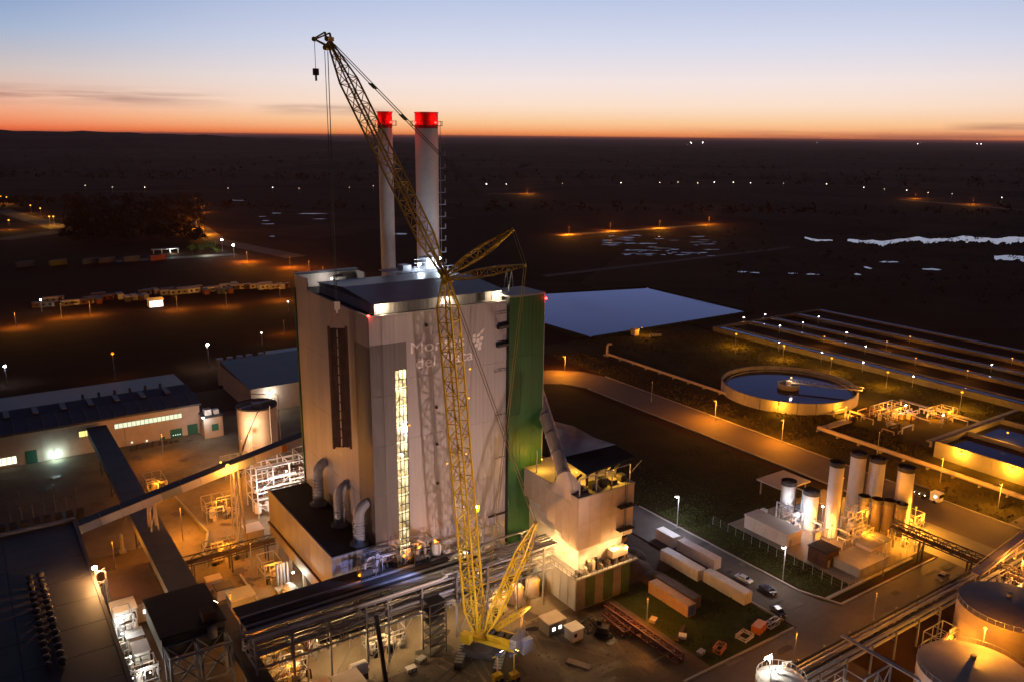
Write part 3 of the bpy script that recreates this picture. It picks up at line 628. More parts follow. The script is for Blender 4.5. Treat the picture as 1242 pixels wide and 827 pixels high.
MB().bar(Vector((73.6, 124.4, 1.2)), Vector((78.9, 118.8, 1.2)), 3.2, 1.2).tube([CB+Vector((-1.3, -2.8, 1.6)), CB+Vector((-1.3, -2.8, 2.2))], 1.9, 24).build('car_body', M_DSTEEL, cr)
dk = MB().bar(CB+CH*2.2+Vector((0, 0, 2.7)), CB-CH*8.6+Vector((0, 0, 2.7)), 3.2, .9).bar(CB-CH*2+CS*1.2+Vector((0, 0, 3.8)), CB-CH*7.5+CS*1.2+Vector((0, 0, 3.8)), .5, 1.3).bar(CB-CH*2-CS*1.2+Vector((0, 0, 3.8)), CB-CH*7.5-CS*1.2+Vector((0, 0, 3.8)), .5, 1.3).build('slewing_deck', M_YEL, cr)
for k in (2.5, 4.4, 6.2): MB().tube([CB-CH*k-CS*.8+Vector((0, 0, 3.9)), CB-CH*k+CS*.8+Vector((0, 0, 3.9))], .7, 16).build('winch_drum', M_DSTEEL, cr, True)
for i in range(4): MB().bar(CB-CH*8.2-CS*(2.2)+Vector((0, 0, 3.5+i*.55)), CB-CH*8.2+CS*2.2+Vector((0, 0, 3.5+i*.55)), 1.4, .5).build('counterweight_slab', M_GREYP, cr)
cabp = CB+CH*1.8-CS*2.6; cb_ = MB().bar(cabp+CH*1+Vector((0, 0, 3.3)), cabp-CH*1+Vector((0, 0, 3.3)), 1.5, 2.0).build('cab', M_YEL, cr)
MB().bar(cabp+CH*1.03+Vector((0, 0, 3.6)), cabp+CH*.9+Vector((0, 0, 3.6)), 1.3, 1.2).build('cab_window', M_GLASSD, cb_)
MB().bar(CB-CH*9.6+CS*1.2+Vector((0, 0, 1.2)), CB-CH*9.6+CS*1.2+Vector((0, 0, 4.2)), 2.3, 1.2).build('power_pack', mat('pale_blue_cover', (.36, .42, .55), .5, var=.1, scale=.6), cr)
lat('ballast_frame', CB-CH*1.6+CS*1.6+Vector((0, 0, 3.4)), Vector((84.2, 116.6, 11.2)), 1.6, .8, 8, .2, .1, 2)
MB().box(79.2, 80.3, 129.2, 129.5, 27.2, 28.6).build('boom_sign', mat('lime_plate', (.35, .55, .02), .5), cr)
floodlight(cr, (75.4, 125.4, 21.5), (60.2, 145, 14.5), (.34, .44, 1.0), 24000, 46, blend=.9); bulb(cr, (79.3, 128.9, 28.6), WHITE, 60, .3, 'work_lamp'); light(cr, (79.3, 128.3, 28.6), WHITE, 420, .2)  # the blue floodlight is an added one, to light the annex front
# load on the hook: a bundle of dark boiler tube panels
ld = thing('boiler_tube_panel', 'long dark rusty boiler tube bundle hanging from the crane hook', 'steel panel', (61.4, 152.6, 37))
lx, ly = 61.4, 152.6; ux, uy = .83, -.56
for i in range(8):
    if i in (3,): continue
    o = (i-3.5)*.42; MB().tube([(lx+ux*o, ly+uy*o, 37.2+.15*(i % 2)), (lx+ux*o, ly+uy*o, 62.3)], .19, 8).build('tube', M_RUST, ld, True)
f_ = MB()
for o in (-1.75, 1.75): f_.bar((lx+ux*o, ly+uy*o, 36.9), (lx+ux*o, ly+uy*o, 62.9), .36, .5)
for i in range(14): z = 37.4+i*1.92; f_.bar((lx-ux*1.75, ly-uy*1.75, z), (lx+ux*1.75, ly+uy*1.75, z), .22)
f_.build('frame', M_RUST, ld)
for o0, o1 in ((-1.7, -.25), (.3, 1.7)): MB().bar((lx+ux*o0-uy*.1, ly+uy*o0+ux*.1, 50), (lx+ux*o1-uy*.1, ly+uy*o1+ux*.1, 50), .12, 25.0).build('backing_plate', M_RUST, ld)
sl = MB()
for o in (-1.5, 1.5): sl.bar((lx+ux*o, ly+uy*o, 62.9), (lx, ly, 66.0), .12)
sl.build('sling', M_ORANGEP, ld)
# mobile floodlight towers in front of the crane
def light_tower(x, y, aims, label):
    t = thing('light_tower', label, 'light tower', (x, y, 0), 'mobile floodlight towers by the crane')
    MB().box(x-.9, x+.9, y-.6, y+.6, .5, 1.7).bar((x-1.6, y, .5), (x+1.4, y, .5), .15).build('trailer', M_YEL, t)
    for s_ in (-.6, .6): MB().tube([(x+s_, y-.75, .45), (x+s_, y-.6, .45)], .42, 14).build('wheel', M_TYRE, t, True)
    MB().tube([(x, y, 1.7), (x, y, 5.6)], [.16, .1], 8).bar((x-1.1, y, 5.6), (x+1.1, y, 5.6), .14).build('mast', M_YEL, t)
    for dx, aim, col, pw, sp in aims: floodlight(t, (x+dx, y+.1, 6.0), aim, col, pw, sp, 60)
light_tower(74.6, 113.6, ((0, (78, 124, 4), (1, .72, .36), 260, 110), (.9, (72, 130, 12), (1, .72, .45), 500, 110)), 'yellow mobile light tower at the lower frame edge, left of its pair')
light_tower(77.4, 112.2, ((-.8, (80, 126, 8), (1, .8, .45), 260, 100), (.8, (109, 124, 19), (1, .42, .12), 26000, 64)), 'yellow mobile light tower at the lower frame edge, right of its pair')
fm = thing('floodlight_mast', 'tall floodlight mast on the yard in front of the crane', 'floodlight mast', (69, 88, 0))
MB().tube([(69, 88, 0), (69, 88, 12.4)], [.3, .16], 12).build('pole', M_STEEL, fm, True); MB().bar((67.4, 88, 12.4), (70.6, 88, 12.4), .2).build('crossbar', M_STEEL, fm)
floodlight(fm, (69, 88.2, 13.0), (78, 145, 38), (1, .68, .59), 78000, 82, r=.5, blend=.9); floodlight(fm, (70.4, 88.2, 13.0), (84, 145, 6), (.66, .66, 1.0), 40000, 36, blend=1.0)

# ================================================================== PIPE RACK along the foot of the boiler house
RX0, RX1, RY0, RY1 = 34.6, 101.0, 130.3, 138.8
pr = thing('pipe_rack', 'long steel pipe rack bridge running below the boiler house front', 'pipe rack', (RX0, RY0, 0))
for i, x in enumerate((34.8, 41.5, 48.5, 55.8, 60.3, 67.7, 75.5, 83, 90.5, 97.5)):
    for y in (RY0, RY1):
        if x < 45 and y == RY0: z0 = 0
        MB().box(x-.17, x+.17, y-.17, y+.17, 0, 13.7).build('post', M_STEEL, pr)
    for z in (8.4, 10.1, 11.8, 13.5): MB().box(x-.14, x+.14, RY0+.18, RY1-.18, z-.3, z).build('cross_beam', M_STEEL, pr)
for y in (RY0-.02, RY1+.02):
    for z, h in ((13.75, .34), (8.15, .26)): MB().box(RX0, RX1, y-.2, y+.2, z, z+h).build('chord', M_STEEL, pr)
br_ = MB(); n = 8
for i in range(n):
    x0 = RX0+i*3.3; x1 = x0+3.3
    br_.bar((x0, RY0, 8.4), (x1, RY0, 13.7), .16) if i % 2 else br_.bar((x0, RY0, 13.7), (x1, RY0, 8.4), .16)
    br_.bar((x1, RY0, 8.4), (x1, RY0, 13.7), .14); br_.bar((x0, RY0, 5.5), (x1, RY0, 8.2), .12) if i < 3 else None
for x in (48.5, 60.3, 75.5): MB().bar((x, RY0, .2), (x+5, RY0, 7.9), .14).build('brace', M_STEEL, pr)
br_.build('bracing', M_STEEL, pr)
random.seed(11)
for li, z in enumerate((8.45, 10.15, 11.85)):
    for k in range(7):
        y = RY0+.9+k*1.12; r = random.choice((.12, .18, .25, .32, .38)); x0 = RX0+random.choice((0, 0, 0, 4, 12)); x1 = RX1-random.choice((0, 0, 0, 6))
        MB().tube([(x0, y, z+r), (x1, y, z+r)], r, 10).build('pipe', random.choice((M_PIPE, M_PIPE, M_STEEL, M_DSTEEL)), pr, True)
MB().tube([(RX0-.2, RY0-.1, 14.35), (72, RY0-.1, 14.35), (73, RY0+.2, 14.35), (73.4, RY0+2.4, 14.35)], .26, 10).build('pipe', M_WHITE, pr, True)
MB().box(RX0, 78, 137.2, 143.5, 13.62, 13.72).build('deck', M_DSTEEL, pr)
for k in range(6): MB().tube([(RX0, 133.3+k*.62, 13.8+(.26, .18, .3)[k % 3]), (RX1-14-k*2, 133.3+k*.62, 13.8+(.26, .18, .3)[k % 3])], (.26, .18, .3)[k % 3], 10).build('pipe', (M_PIPE, M_STEEL, M_DSTEEL)[k % 3], pr, True)

for i, (y, x1) in enumerate(((131.4, 76), (132.1, 75), (132.8, 74))): MB().tube([(62, y, 14.2), (x1, y, 14.2), (x1+.8, y+.3, 14.0), (x1+1, y+.6, 12.4)], .24, 10).build('pipe', M_WHITE, pr, True)
for i in range(6): y = 131.2+i*.8; MB().tube([(88+i*.6, y+4, 11.9), (88.4+i*.6, y, 13.2+i*.1), (101.6, y, 13.2+i*.1)], .26, 10).build('pipe', M_WHITE, pr, True)
for x, y, z in ((73.4, 139.6, 18), (83.6, 140.5, 16.8), (88.2, 140.2, 17.4), (92.8, 140.2, 16)):      # goose-neck vents
    MB().tube([(x, y, 9), (x, y, z-.5), (x-.3, y, z), (x-1.8, y, z+1.2)], .3, 10).build('vent_pipe', M_PIPE, pr, True)
tr_ = MB()
for i in range(22): x = RX0+i*3; tr_.box(x, x+2.9, 139.4, 142.4, 7.4, 7.55)
tr_.build('cable_tray', M_DSTEEL, pr)
# lamps hung under the rack lighting the strip of concrete
for x in (44, 54, 64, 72.5, 84, 93): bulb(pr, (x, 134.5, 7.6), WARM, 40, .16, 'rack_lamp'); light(pr, (x, 134.5, 7.2), (1, .64, .30), 2600, .3)
for x, y, z, pw in ((58.6, 139.4, 15.0, 130), (69.0, 140.6, 15.6, 320), (76.4, 140.8, 16.8, 200)): bulb(pr, (x, y, z), SODIUM, 70, .34, 'rack_lamp'); light(pr, (x, y-.3, z+.4), (1, .28, .008), pw*1.6, .3)
# service stair between the rack legs
st = thing('stair_tower', 'dark open steel stair tower standing against the pipe rack', 'stair tower', (69.4, 128.6, 0))
s = MB()
for x in (67.6, 71.2):
    for y in (127, 130): s.bar((x, y, 0), (x, y, 11.5), .16)
for i in range(5):
    z = i*2.3; s.bar((67.7, 127.6, z), (71.1, 127.6, z+1.15), .9, .14); s.bar((71.1, 129.2, z+1.15), (67.7, 129.2, z+2.3), .9, .14)
    for y in (127, 130): s.bar((67.6, y, z+2.3), (71.2, y, z+2.3), .12); s.bar((67.6, y, z+.2), (71.2, y, z+2.3), .07)
    s.box(67.6, 71.2, 127, 130, z+2.2, z+2.28)
s.build('stair_flights', M_DSTEEL, st)
# machines on the rack deck: two blower sets with pipework
def blower(x, y, z, k, label):
    t = thing('blower_unit', label, 'blower', (x, y, z), 'blowers on the pipe rack deck')
    MB().tube([(x-1.4*k, y, z+1.2*k), (x+1.0*k, y, z+1.2*k)], 1.0*k, 20).build('casing', M_DSTEEL, t, True)
    MB().tube([(x+1.0*k, y, z+1.2*k), (x+2.3*k, y, z+1.2*k)], .55*k, 16).build('motor', M_GREYP, t, True)
    MB().tube([(x-.4, y, z+2.0*k), (x-.4, y, z+3.2*k), (x+.2, y+.2, z+3.7*k), (x+1.4, y+1.2, z+3.7*k), (x+3.2*k, y+1.4, z+3.7*k)], .32, 12).build('duct', M_PIPE, t, True)
    f_ = MB()
    for sx_ in (-1.6*k, 2.4*k):
        for sy in (-.9, .9): f_.bar((x+sx_, y+sy, z), (x+sx_, y+sy, z+4.0*k), .16)
    for zz in (.2, 2.2*k, 4.0*k):
        for sy in (-.9, .9): f_.bar((x-1.6*k, y+sy, z+zz), (x+2.4*k, y+sy, z+zz), .14)
    f_.build('frame', M_DSTEEL, t)
    for i in range(5): MB().tube([(x-1.5*k+i*.8, y-.7, z), (x-1.5*k+i*.8, y-.7, z+.8+.4*(i % 3)), (x-1.2*k+i*.8, y-.2, z+1.0+.4*(i % 3))], .12, 8).build('feed_pipe', M_PIPE, t, True)
blower(60.2, 139.6, 13.75, 1.0, 'blower set with pipe loop on the rack in front of the annex'); blower(72.0, 139.4, 13.75, .9, 'blower set on the rack below the lit stair slot')
vt = thing('vessel', 'small white pressure vessel on the rack deck in orange light', 'vessel', (76.2, 139.8, 13.75))
MB().lathe((76.2, 139.8, 13.75), [(0, .3), (.9, .5), (1.0, .8), (1.0, 2.6), (.8, 3.1), (0, 3.3)], 18).build('shell', M_WHITE, vt, True); MB().tube([(76.2, 139.8, 13.72), (76.2, 139.8, 14.1)], .4, 10).build('skirt', M_DSTEEL, vt)
# yellow tank skids glowing under the rack's right end
for x, y, z0, lab in ((88.4, 134, 0, 'orange-lit dosing tank under the rack, nearest the crane'), (93.2, 134.4, 0, 'orange-lit dosing tank under the rack, middle one'), (98, 135, 0, 'orange-lit dosing tank under the rack, nearest the white tower')):
    t = thing('dosing_tank', lab, 'tank', (x, y, 0), 'dosing tanks under the rack'); MB().lathe((x, y, .3), [(0, 0), (1.6, 0), (1.6, 3.4), (1.3, 3.9), (0, 4.2)], 20).build('shell', M_CREAM, t, True); MB().lathe((x, y, 0), [(1.9, 0), (1.9, .3), (0, .3)], 20).build('plinth', M_CONC, t)
    bulb(t, (x+.3, y-2.1, 4.6), AMBER, 40, .16); light(t, (x+.3, y-2.5, 4.4), AMBER, 260, .2)

# ================================================================== WHITE TOWER (precipitator) with canopy
TX0, TX1, TY0, TY1, TH = 101.6, 117.2, 124.0, 146.0, 26.5
tp = thing('precipitator_tower', 'white cube tower with glowing middle floor and fabric canopy on top', 'tower', (TX0, TY0, 0))
MB().box(TX0+.2, TX1-.2, TY0+.2, TY1, 0, 8.2).build('base', M_CONC, tp)
for i in range(6):
    x0 = TX0+.1+i*2.57; piece('base_panel', tp, mat('olive_door', (.03, .055, .014), .6, var=.3, scale=.6) if i in (1, 3, 5) else mat('base_concrete', (.11, .095, .075), .85, var=.3, scale=.4), x0+.05, x0+2.5, TY0, TY0+.18, .3, 7.6)
for i in range(8): y0 = TY0+.25+i*2.7; piece('base_panel', tp, M_ANNEX, TX0, TX0+.18, y0+.05, y0+2.6, .2, 7.8)
MB().box(TX0-1.1, TX1+1.1, TY0-1.1, TY1, 8.25, 8.55).build('gallery_floor', M_STEEL, tp)
MB().box(TX0+1.6, TX1-1.6, TY0+1.6, TY1-.3, 8.56, 14.6).build('recessed_wall', M_WHITE, tp)
up_ = MB().box(TX0+1.6, TX1-.2, TY0+.2, TY1, 14.62, TH-.1).build('upper_box', M_WHITE, tp)
panels(up_, M_CREAM, 'x', TX0, TX1, 5, 14.6, TH, 2, TY0, .2)  # cream puts the orange lamplight on white panels into their colour
# left wall of the upper box drops in a slant: panels stepped down toward the back
for i in range(8):
    y0 = TY0+.25+i*2.7; z0 = 14.6 if i < 1 else min(14.6+(i-.5)*1.15, 20)
    piece('wall_panel', up_, M_CREAM, TX0, TX0+.19, y0+.03, y0+2.67, z0 if i else 14.6, TH)
MB().box(TX0-.1, TX1+.1, TY0-.1, TY1, TH, TH+.25).build('deck', M_CONC, tp)
hr = MB()
for z in (9.1, 9.6): hr.bar((TX0-1.05, TY0-1.05, z), (TX1+1.05, TY0-1.05, z), .07); hr.bar((TX0-1.05, TY0-1.05, z), (TX0-1.05, TY1, z), .07)
for i in range(13): hr.bar((TX0-1.05+i*1.48, TY0-1.05, 8.5), (TX0-1.05+i*1.48, TY0-1.05, 9.6), .07)
for i in range(16): hr.bar((TX0-1.05, TY0-1+i*1.5, 8.5), (TX0-1.05, TY0-1+i*1.5, 9.6), .07)
hr.build('handrail', M_DSTEEL, tp)
for i in range(14):
    x = TX0+.2+i*1.08; MB().box(x, x+random.uniform(.3, .7), TY0-.3, TY0+.9, 8.56, 8.56+random.uniform(.7, 2.6)).build('valve_cabinet', random.choice((M_CREAM, M_STEEL, M_DSTEEL)), tp)
MB().box(TX0+9.5, TX0+14, TY0-.6, TY0+1.2, 10.2, 12.0).build('fan_casing', M_CREAM, tp)
for x, y, z, pw in ((TX0-.5, TY0+9.5, 13.0, 4200), (TX0-.5, TY0+4.0, 12.5, 3400), (TX0+3, TY0-.4, 11.6, 800), (TX0+10.5, TY0-.5, 13.2, 3000), (TX0+13.5, TY0-.4, 12.2, 900)):
    bulb(tp, (x, y, z), WARM, 70, .3, 'gallery_lamp'); light(tp, (x-.2 if y > TY0 else x, y-.3, z-.2), (1, .56, .2), pw*1.3, .3)
# platform with ladder on the front's right side
s = MB()
for z in (22.0, 16.6): s.box(TX1-5, TX1-.6, TY0-1.5, TY0-.02, z, z+.15); [s.bar((TX1-5+i*.73, TY0-1.45, z), (TX1-5+i*.73, TY0-1.45, z+1.1), .06) for i in range(7)]; s.bar((TX1-5, TY0-1.45, z+1.1), (TX1-.6, TY0-1.45, z+1.1), .07)
for dx in (-2.9, -2.4): s.bar((TX1+dx, TY0-.3, 14.6), (TX1+dx, TY0-.3, TH+1), .08)
for i in range(24): s.bar((TX1-2.9, TY0-.3, 14.8+i*.5), (TX1-2.4, TY0-.3, 14.8+i*.5), .06)
s.build('service_platform', M_DSTEEL, tp)
# canopy of two sails on posts
def sail(name, pts, ma):
    mb = MB(); top = [Vector(p) for p in pts]; c0 = sum(top, Vector())/len(top)-Vector((0, 0, .5)); n = len(top); rings = [[c0+(p-c0)*k+Vector((0, 0, (k*k-k)*.9)) for p in top] for k in (.33, .66, 1.0)]
    mb.v = [tuple(c0)]+[tuple(p) for r in rings for p in r]
    for i in range(n): mb.f.append((0, 1+i, 1+(i+1) % n))
    for j in range(2):
        for i in range(n): mb.f.append((1+j*n+i, 1+(j+1)*n+i, 1+(j+1)*n+(i+1) % n, 1+j*n+(i+1) % n))
    o = mb.build(name, ma, tp); so = o.modifiers.new('thickness', 'SOLIDIFY'); so.thickness = .08; return o
P1 = G(661, 508, 33.5); P1b = G(697, 517, 34.5); P2 = G(747, 539, 33); P3 = G(771, 554, 31.5); P4 = G(712, 576, 31.2); P5 = G(680, 555, 32.2)
sail('grey_sail', [P1, P1b, (P1b+P2)/2+Vector((0, 0, -.6)), P2, P5], M_FABL); sail('black_sail', [P5, P2+Vector((0, 0, -.15)), P3, P4], M_FABD)
s = MB()
for x, y, zt in ((TX0+.6, TY0+.6, 30.6), (TX0+5.2, TY0+.6, 30.7), (TX0+9.5, TY0+.6, 30.8), (TX1-.9, TY0+.6, 31.0), (TX0+.6, TY1-6, 32), (TX1-.6, TY1-4, 32.4), (TX1-.6, TY0+8, 31.6), (TX0+.6, TY0+9, 31.8)): s.bar((x, y, TH+.2), (x, y, zt), .2)
s.bar((TX1-.9, TY0+.6, 28.8), (TX1+1.6, TY0-.2, 31.6), .14); s.bar((TX0+.6, TY0+.6, 30.6), (TX1-.9, TY0+.6, 31.0), .16)
s.build('canopy_post', M_STEEL, tp)
s = MB()
for i in range(5):
    x = TX0+2.2+i*2.7; s.box(x, x+1.6, TY0+1.5, TY0+3.2, TH+.26, TH+1.2+.5*(i % 3)); s.tube([(x+.6, TY0+4.2, TH+.25), (x+.6, TY0+4.2, TH+2.6), (x+2, TY0+4.6, TH+2.9)], .3, 10)
s.build('rooftop_plant', M_DSTEEL, tp)
for x, y, pw in ((TX0+4, TY0+6, 900), (TX0+11.5, TY0+2.6, 900), (TX0+8, TY0+12, 700), (TX0+2.0, TY0+16, 700)): bulb(tp, (x, y, 29.6), (1, .7, .2), 50, .2, 'canopy_lamp'); light(tp, (x, y, 29.2), (1, .48, .05), pw*1.8, .25)
# sloping flue duct from the stair tower to the white tower
D0 = F(640, 436, 159); D1 = G(685, 577, 30.0); dd = (D1-D0).normalized()
fd = MB().tube([(BX1+1.6, 163, D0.z+1.5), (D0.x-4, 161.5, D0.z+1.5), D0+Vector((-1.2, .8, .8)), D0+dd*1.5, D1], 1.45, 28).build('flue_duct', M_CREAM, tp, True)  # duct in the same cream, orange lamplight put into its colour
for k in range(7): p = D0+(D1-D0)*(.08+k*.15); MB().tube([p-dd*.12, p+dd*.12], 1.53, 28).build('duct_ring', M_STEEL, fd, True)
hd_ = MB(); nn = 24; u_ = dd.cross(Vector((0, 0, 1))).normalized(); v0 = dd.cross(u_); c1 = [D1+(u_*math.cos(2*math.pi*k/nn)+v0*math.sin(2*math.pi*k/nn))*1.55 for k in range(nn)]
rc = []
for k in range(nn):
    d_ = c1[k]-D1; a_ = math.atan2(d_.y, d_.x); ca, sa = math.cos(a_), math.sin(a_); q_ = max(abs(ca), abs(sa)); rc.append(Vector((TX0+2.6+ca/q_*2.6, TY0+6.5+sa/q_*5.4, 25.0)))
hd_.v = [tuple(p_) for p_ in c1+rc]; hd_.f = [(k, (k+1) % nn, nn+(k+1) % nn, nn+k) for k in range(nn)]; hd_.build('duct_hood', M_CREAM, fd, True)
for y, z in ((150, 22), (151, 30), (149, 15)): bulb(tp, (107.6, y, z), AMBER, 30, .22, 'wall_lamp'); light(tp, (108.2, y-.8, z), AMBER, 500, .3)

# ================================================================== YARD: cabins, girders, containers, cars
def cabin(x0, x1, y0, y1, h, ma, label, win=(), roof=M_CREAM, group=None, name='site_cabin', lit=True):
    t = thing(name, label, 'cabin', ((x0+x1)/2, (y0+y1)/2, 0), group)
    MB().box(x0, x1, y0, y1, .12, h).build('wall', ma, t); MB().box(x0-.25, x1+.25, y0-.25, y1+.25, h, h+.22).build('roof', roof, t)
    MB().box(x0+.2, x1-.2, y0+.2, y1-.2, 0, .12).build('skid', M_DSTEEL, t)
    for (a, b, z0, z1) in win:
        f_ = MB().box(a-.08, b+.08, y0-.05, y0-.01, z0-.08, z1+.08).build('window', M_DSTEEL, t); MB().box(a, b, y0-.07, y0-.052, z0, z1).build('pane', glow('lit_window', (1, .93, .8), 3.0) if lit else M_GLASSD, f_)
    MB().box(x1-.02, x1+.03, (y0+y1)/2-.45, (y0+y1)/2+.45, .15, 2.15).build('door', M_GREYP, t); return t
cabin(91.2, 95.4, 119.6, 123.0, 3.0, M_GREYP, 'dark grey cabin with pale roof and two lit windows beside the crane', ((92.0, 92.8, 1.2, 2.0), (93.6, 94.4, 1.2, 2.0)))
cabin(94.0, 96.8, 115.4, 118.0, 2.6, M_WHITE, 'small white cabin with pale roof in front of the grey cabin', ((94.5, 95.1, 1.2, 1.9),), M_WHITE, lit=False)
def girder(p, q, w0, h0, bays, label, ma=M_RED, z=.9):
    p = Vector(p); q = Vector(q); t = thing('steel_girder', label, 'girder', p, 'steel girders in the laydown yard'); d = (q-p).normalized(); n = Vector((-d.y, d.x, 0))*w0/2
    for s_ in (-1, 1):
        MB().bar(p+n*s_+Vector((0, 0, .25)), q+n*s_+Vector((0, 0, .25)), .4, .35).build('bottom_flange', ma, t); MB().bar(p+n*s_+Vector((0, 0, h0)), q+n*s_+Vector((0, 0, h0)), .4, .35).build('top_flange', ma, t)
    s = MB()
    for i in range(bays):
        a = p+(q-p)*(i/bays); b = p+(q-p)*((i+1)/bays)
        for s_ in (-1, 1): s.bar(a+n*s_+Vector((0, 0, .25)), b+n*s_+Vector((0, 0, h0)), .2); s.bar(b+n*s_+Vector((0, 0, .25)), b+n*s_+Vector((0, 0, h0)), .2)
        s.bar(b-n+Vector((0, 0, h0)), b+n+Vector((0, 0, h0)), .2); s.bar(a-n+Vector((0, 0, h0)), b+n+Vector((0, 0, h0)), .16)
    s.build('web_bracing', ma, t); return t
girder((107.4, 120.6, 0), (107.6, 98.6, 0), 1.7, 1.9, 11, 'long dark red lattice girder lying beside the white tower')
girder((105.2, 118.2, 0), (104.6, 110.8, 0), 1.6, 1.5, 5, 'short red lattice girder lying next to the long one')
girder((112, 104, 0), (117.6, 107.2, 0), .3, .3, 3, 'thin rusty beam lying askew on the grass', M_RUST)
# shipping containers
def make_container(Ln, ma, label, endma=None, h=2.75):
    t = thing('shipping_container', label, 'container', (0, 0, 0)); W_ = 1.25
    s = MB(); s.box(-W_+.06, W_-.06, 0.06, Ln-.06, .15, h-.04).build('shell', ma, t, world=False)
    s = MB()
    for i in range(int(Ln/.56)):
        y = .3+i*.56
        for x in (-W_+.02, W_-.08): s.box(x, x+.06, y, y+.28, .3, h-.2)
        s.box(-W_+.15, W_-.15, y, y+.28, h-.04, h)
    s.build('corrugation', ma, t, world=False)
    f_ = MB()
    for x in (-W_, W_-.12):
        for y in (0, Ln-.12): f_.box(x, x+.12, y, y+.12, 0, h+.02)
        for z in (.02, h-.12): f_.box(x, x+.12, .12, Ln-.12, z, z+.13)
    for y in (0, Ln-.12):
        for z in (.02, h-.12): f_.box(-W_+.12, W_-.12, y, y+.12, z, z+.13)
    f_.build('frame', ma, t, world=False)
    for s_ in (-1, 1): MB().box(.02*s_ if s_ > 0 else -W_+.14, W_-.14 if s_ > 0 else -.02, -.03, .06, .17, h-.14).build('door', endma or ma, t, world=False)
    r_ = MB()
    for x in (-.9, -.35, .35, .9): r_.tube([(x, -.06, .2), (x, -.06, h-.18)], .035, 6)
    r_.build('locking_bar', M_STEEL, t, world=False); return t
def place(o, x, y, rz, z=.1): o.location = (x, y, z); o.rotation_euler = (0, 0, rz)
M_CW = mat('container_white', (.66, .61, .58), .55, var=.16, scale=.6); M_CO = mat('container_ochre', (.36, .22, .12), .6, var=.25, scale=.6); M_CD = mat('container_brown', (.075, .055, .042), .7, var=.3, scale=.6)
M_CP = mat('container_pink', (.5, .40, .36), .55, var=.16, scale=.6)
for ln, ma, lab, x, y, rz, em in ((6.1, M_CW, 'short white container nearest the white tower on the side road', 141.2, 133.2, 0, None), (12.2, M_CP, 'long pinkish container on the side road behind the two white ones', 141.4, 119.8, 0, None),
        (12.2, M_CW, 'long white container in the middle of the row beside the lawn', 134.4, 118.4, 0, None), (12.2, M_CW, 'long white container nearest the parked cars', 135.6, 105.6, 0, None),
        (12.2, M_CO, 'ochre-topped container with a blue end standing on dirt', 121.6, 109.0, 0, M_BLUE), (12.2, M_CD, 'dark brown container alongside the blue-ended one', 124.6, 110.4, 0, None)):
    c_ = make_container(ln, ma, lab, em); c_['group'] = 'shipping containers by the lawn'; place(c_, x, y, rz)
# cars
def make_car(ma, label):
    t = thing('parked_car', label, 'car', (0, 0, 0), 'cars parked at the side road'); prof = [(-2.1, .35), (-2.15, .75), (-1.95, .95), (-1.35, 1.0), (-.75, 1.42), (.75, 1.45), (1.5, 1.02), (2.1, .95), (2.15, .4)]
    s = MB(); n = len(prof); wd = (.84, .86)
    vs = [(x, -(.86 if z < 1.1 else .68), z) for x, z in prof]+[(x, (.86 if z < 1.1 else .68), z) for x, z in prof]
    s.add(vs, [tuple(range(n))[::-1], tuple(range(n, 2*n))]+[(i, (i+1) % n, n+(i+1) % n, n+i) for i in range(n)]); b = s.build('body', ma, t, world=False)
    bv = b.modifiers.new('bevel', 'BEVEL'); bv.width = .08; bv.segments = 2
    for x, z, a, c2 in ((-1.06, 1.2, -1.28, -.82), (1.15, 1.2, .84, 1.42)):
        MB().add([(a, -.66, 1.06), (c2, -.6, 1.4), (c2, .6, 1.4), (a, .66, 1.06)] if x < 0 else [(c2, -.66, 1.07), (a, -.6, 1.42), (a, .6, 1.42), (c2, .66, 1.07)], [(0, 1, 2, 3)]).build('windscreen', M_GLASSD, t, world=False).location = (-.03 if x < 0 else .03, 0, .03)
    for s_ in (-1, 1): MB().add([(-1.1, s_*.83, 1.06), (-.72, s_*.73, 1.36), (.7, s_*.73, 1.38), (1.2, s_*.83, 1.06)], [(0, 1, 2, 3)]).build('side_window', M_GLASSD, t, world=False)
    for x in (-1.35, 1.35):
        for y in (-.86, .7): w_ = MB().tube([(x, y, .33), (x, y+.18, .33)], .33, 16).build('wheel', M_TYRE, t, True, world=False); MB().tube([(x, y-.01, .33), (x, y+.19, .33)], .2, 12).build('rim', M_STEEL, w_, world=False)
    for y in (-.6, .6): MB().box(-2.18, -2.1, y-.2, y+.2, .62, .8).build('headlight', M_WHITE, t, world=False); MB().box(2.1, 2.19, y-.2, y+.2, .66, .82).build('tail_light', M_RED, t, world=False)
    return t
M_CARB = mat('car_dark_blue', (.03, .035, .07), .2, .2, var=.05, spec=.6)
for ma, lab, x, y, rz in ((mat('car_silver', (.45, .46, .5), .25, .3, var=.05, spec=.6), 'silver car parked on the side road next to a white container', 142.3, 112.6, R_(96)), (M_CARB, 'dark blue car parked on the side road, nearer the corner', 143.2, 106.2, R_(84)), (M_CARB, 'dark car standing on the grass by the road corner', 138.0, 99.4, R_(70)), (M_GREYP, 'dark car parked under the pipe bridge at the right', 182.5, 87.6, R_(8))):
    c_ = make_car(ma, lab); place(c_, x, y, rz, .13)
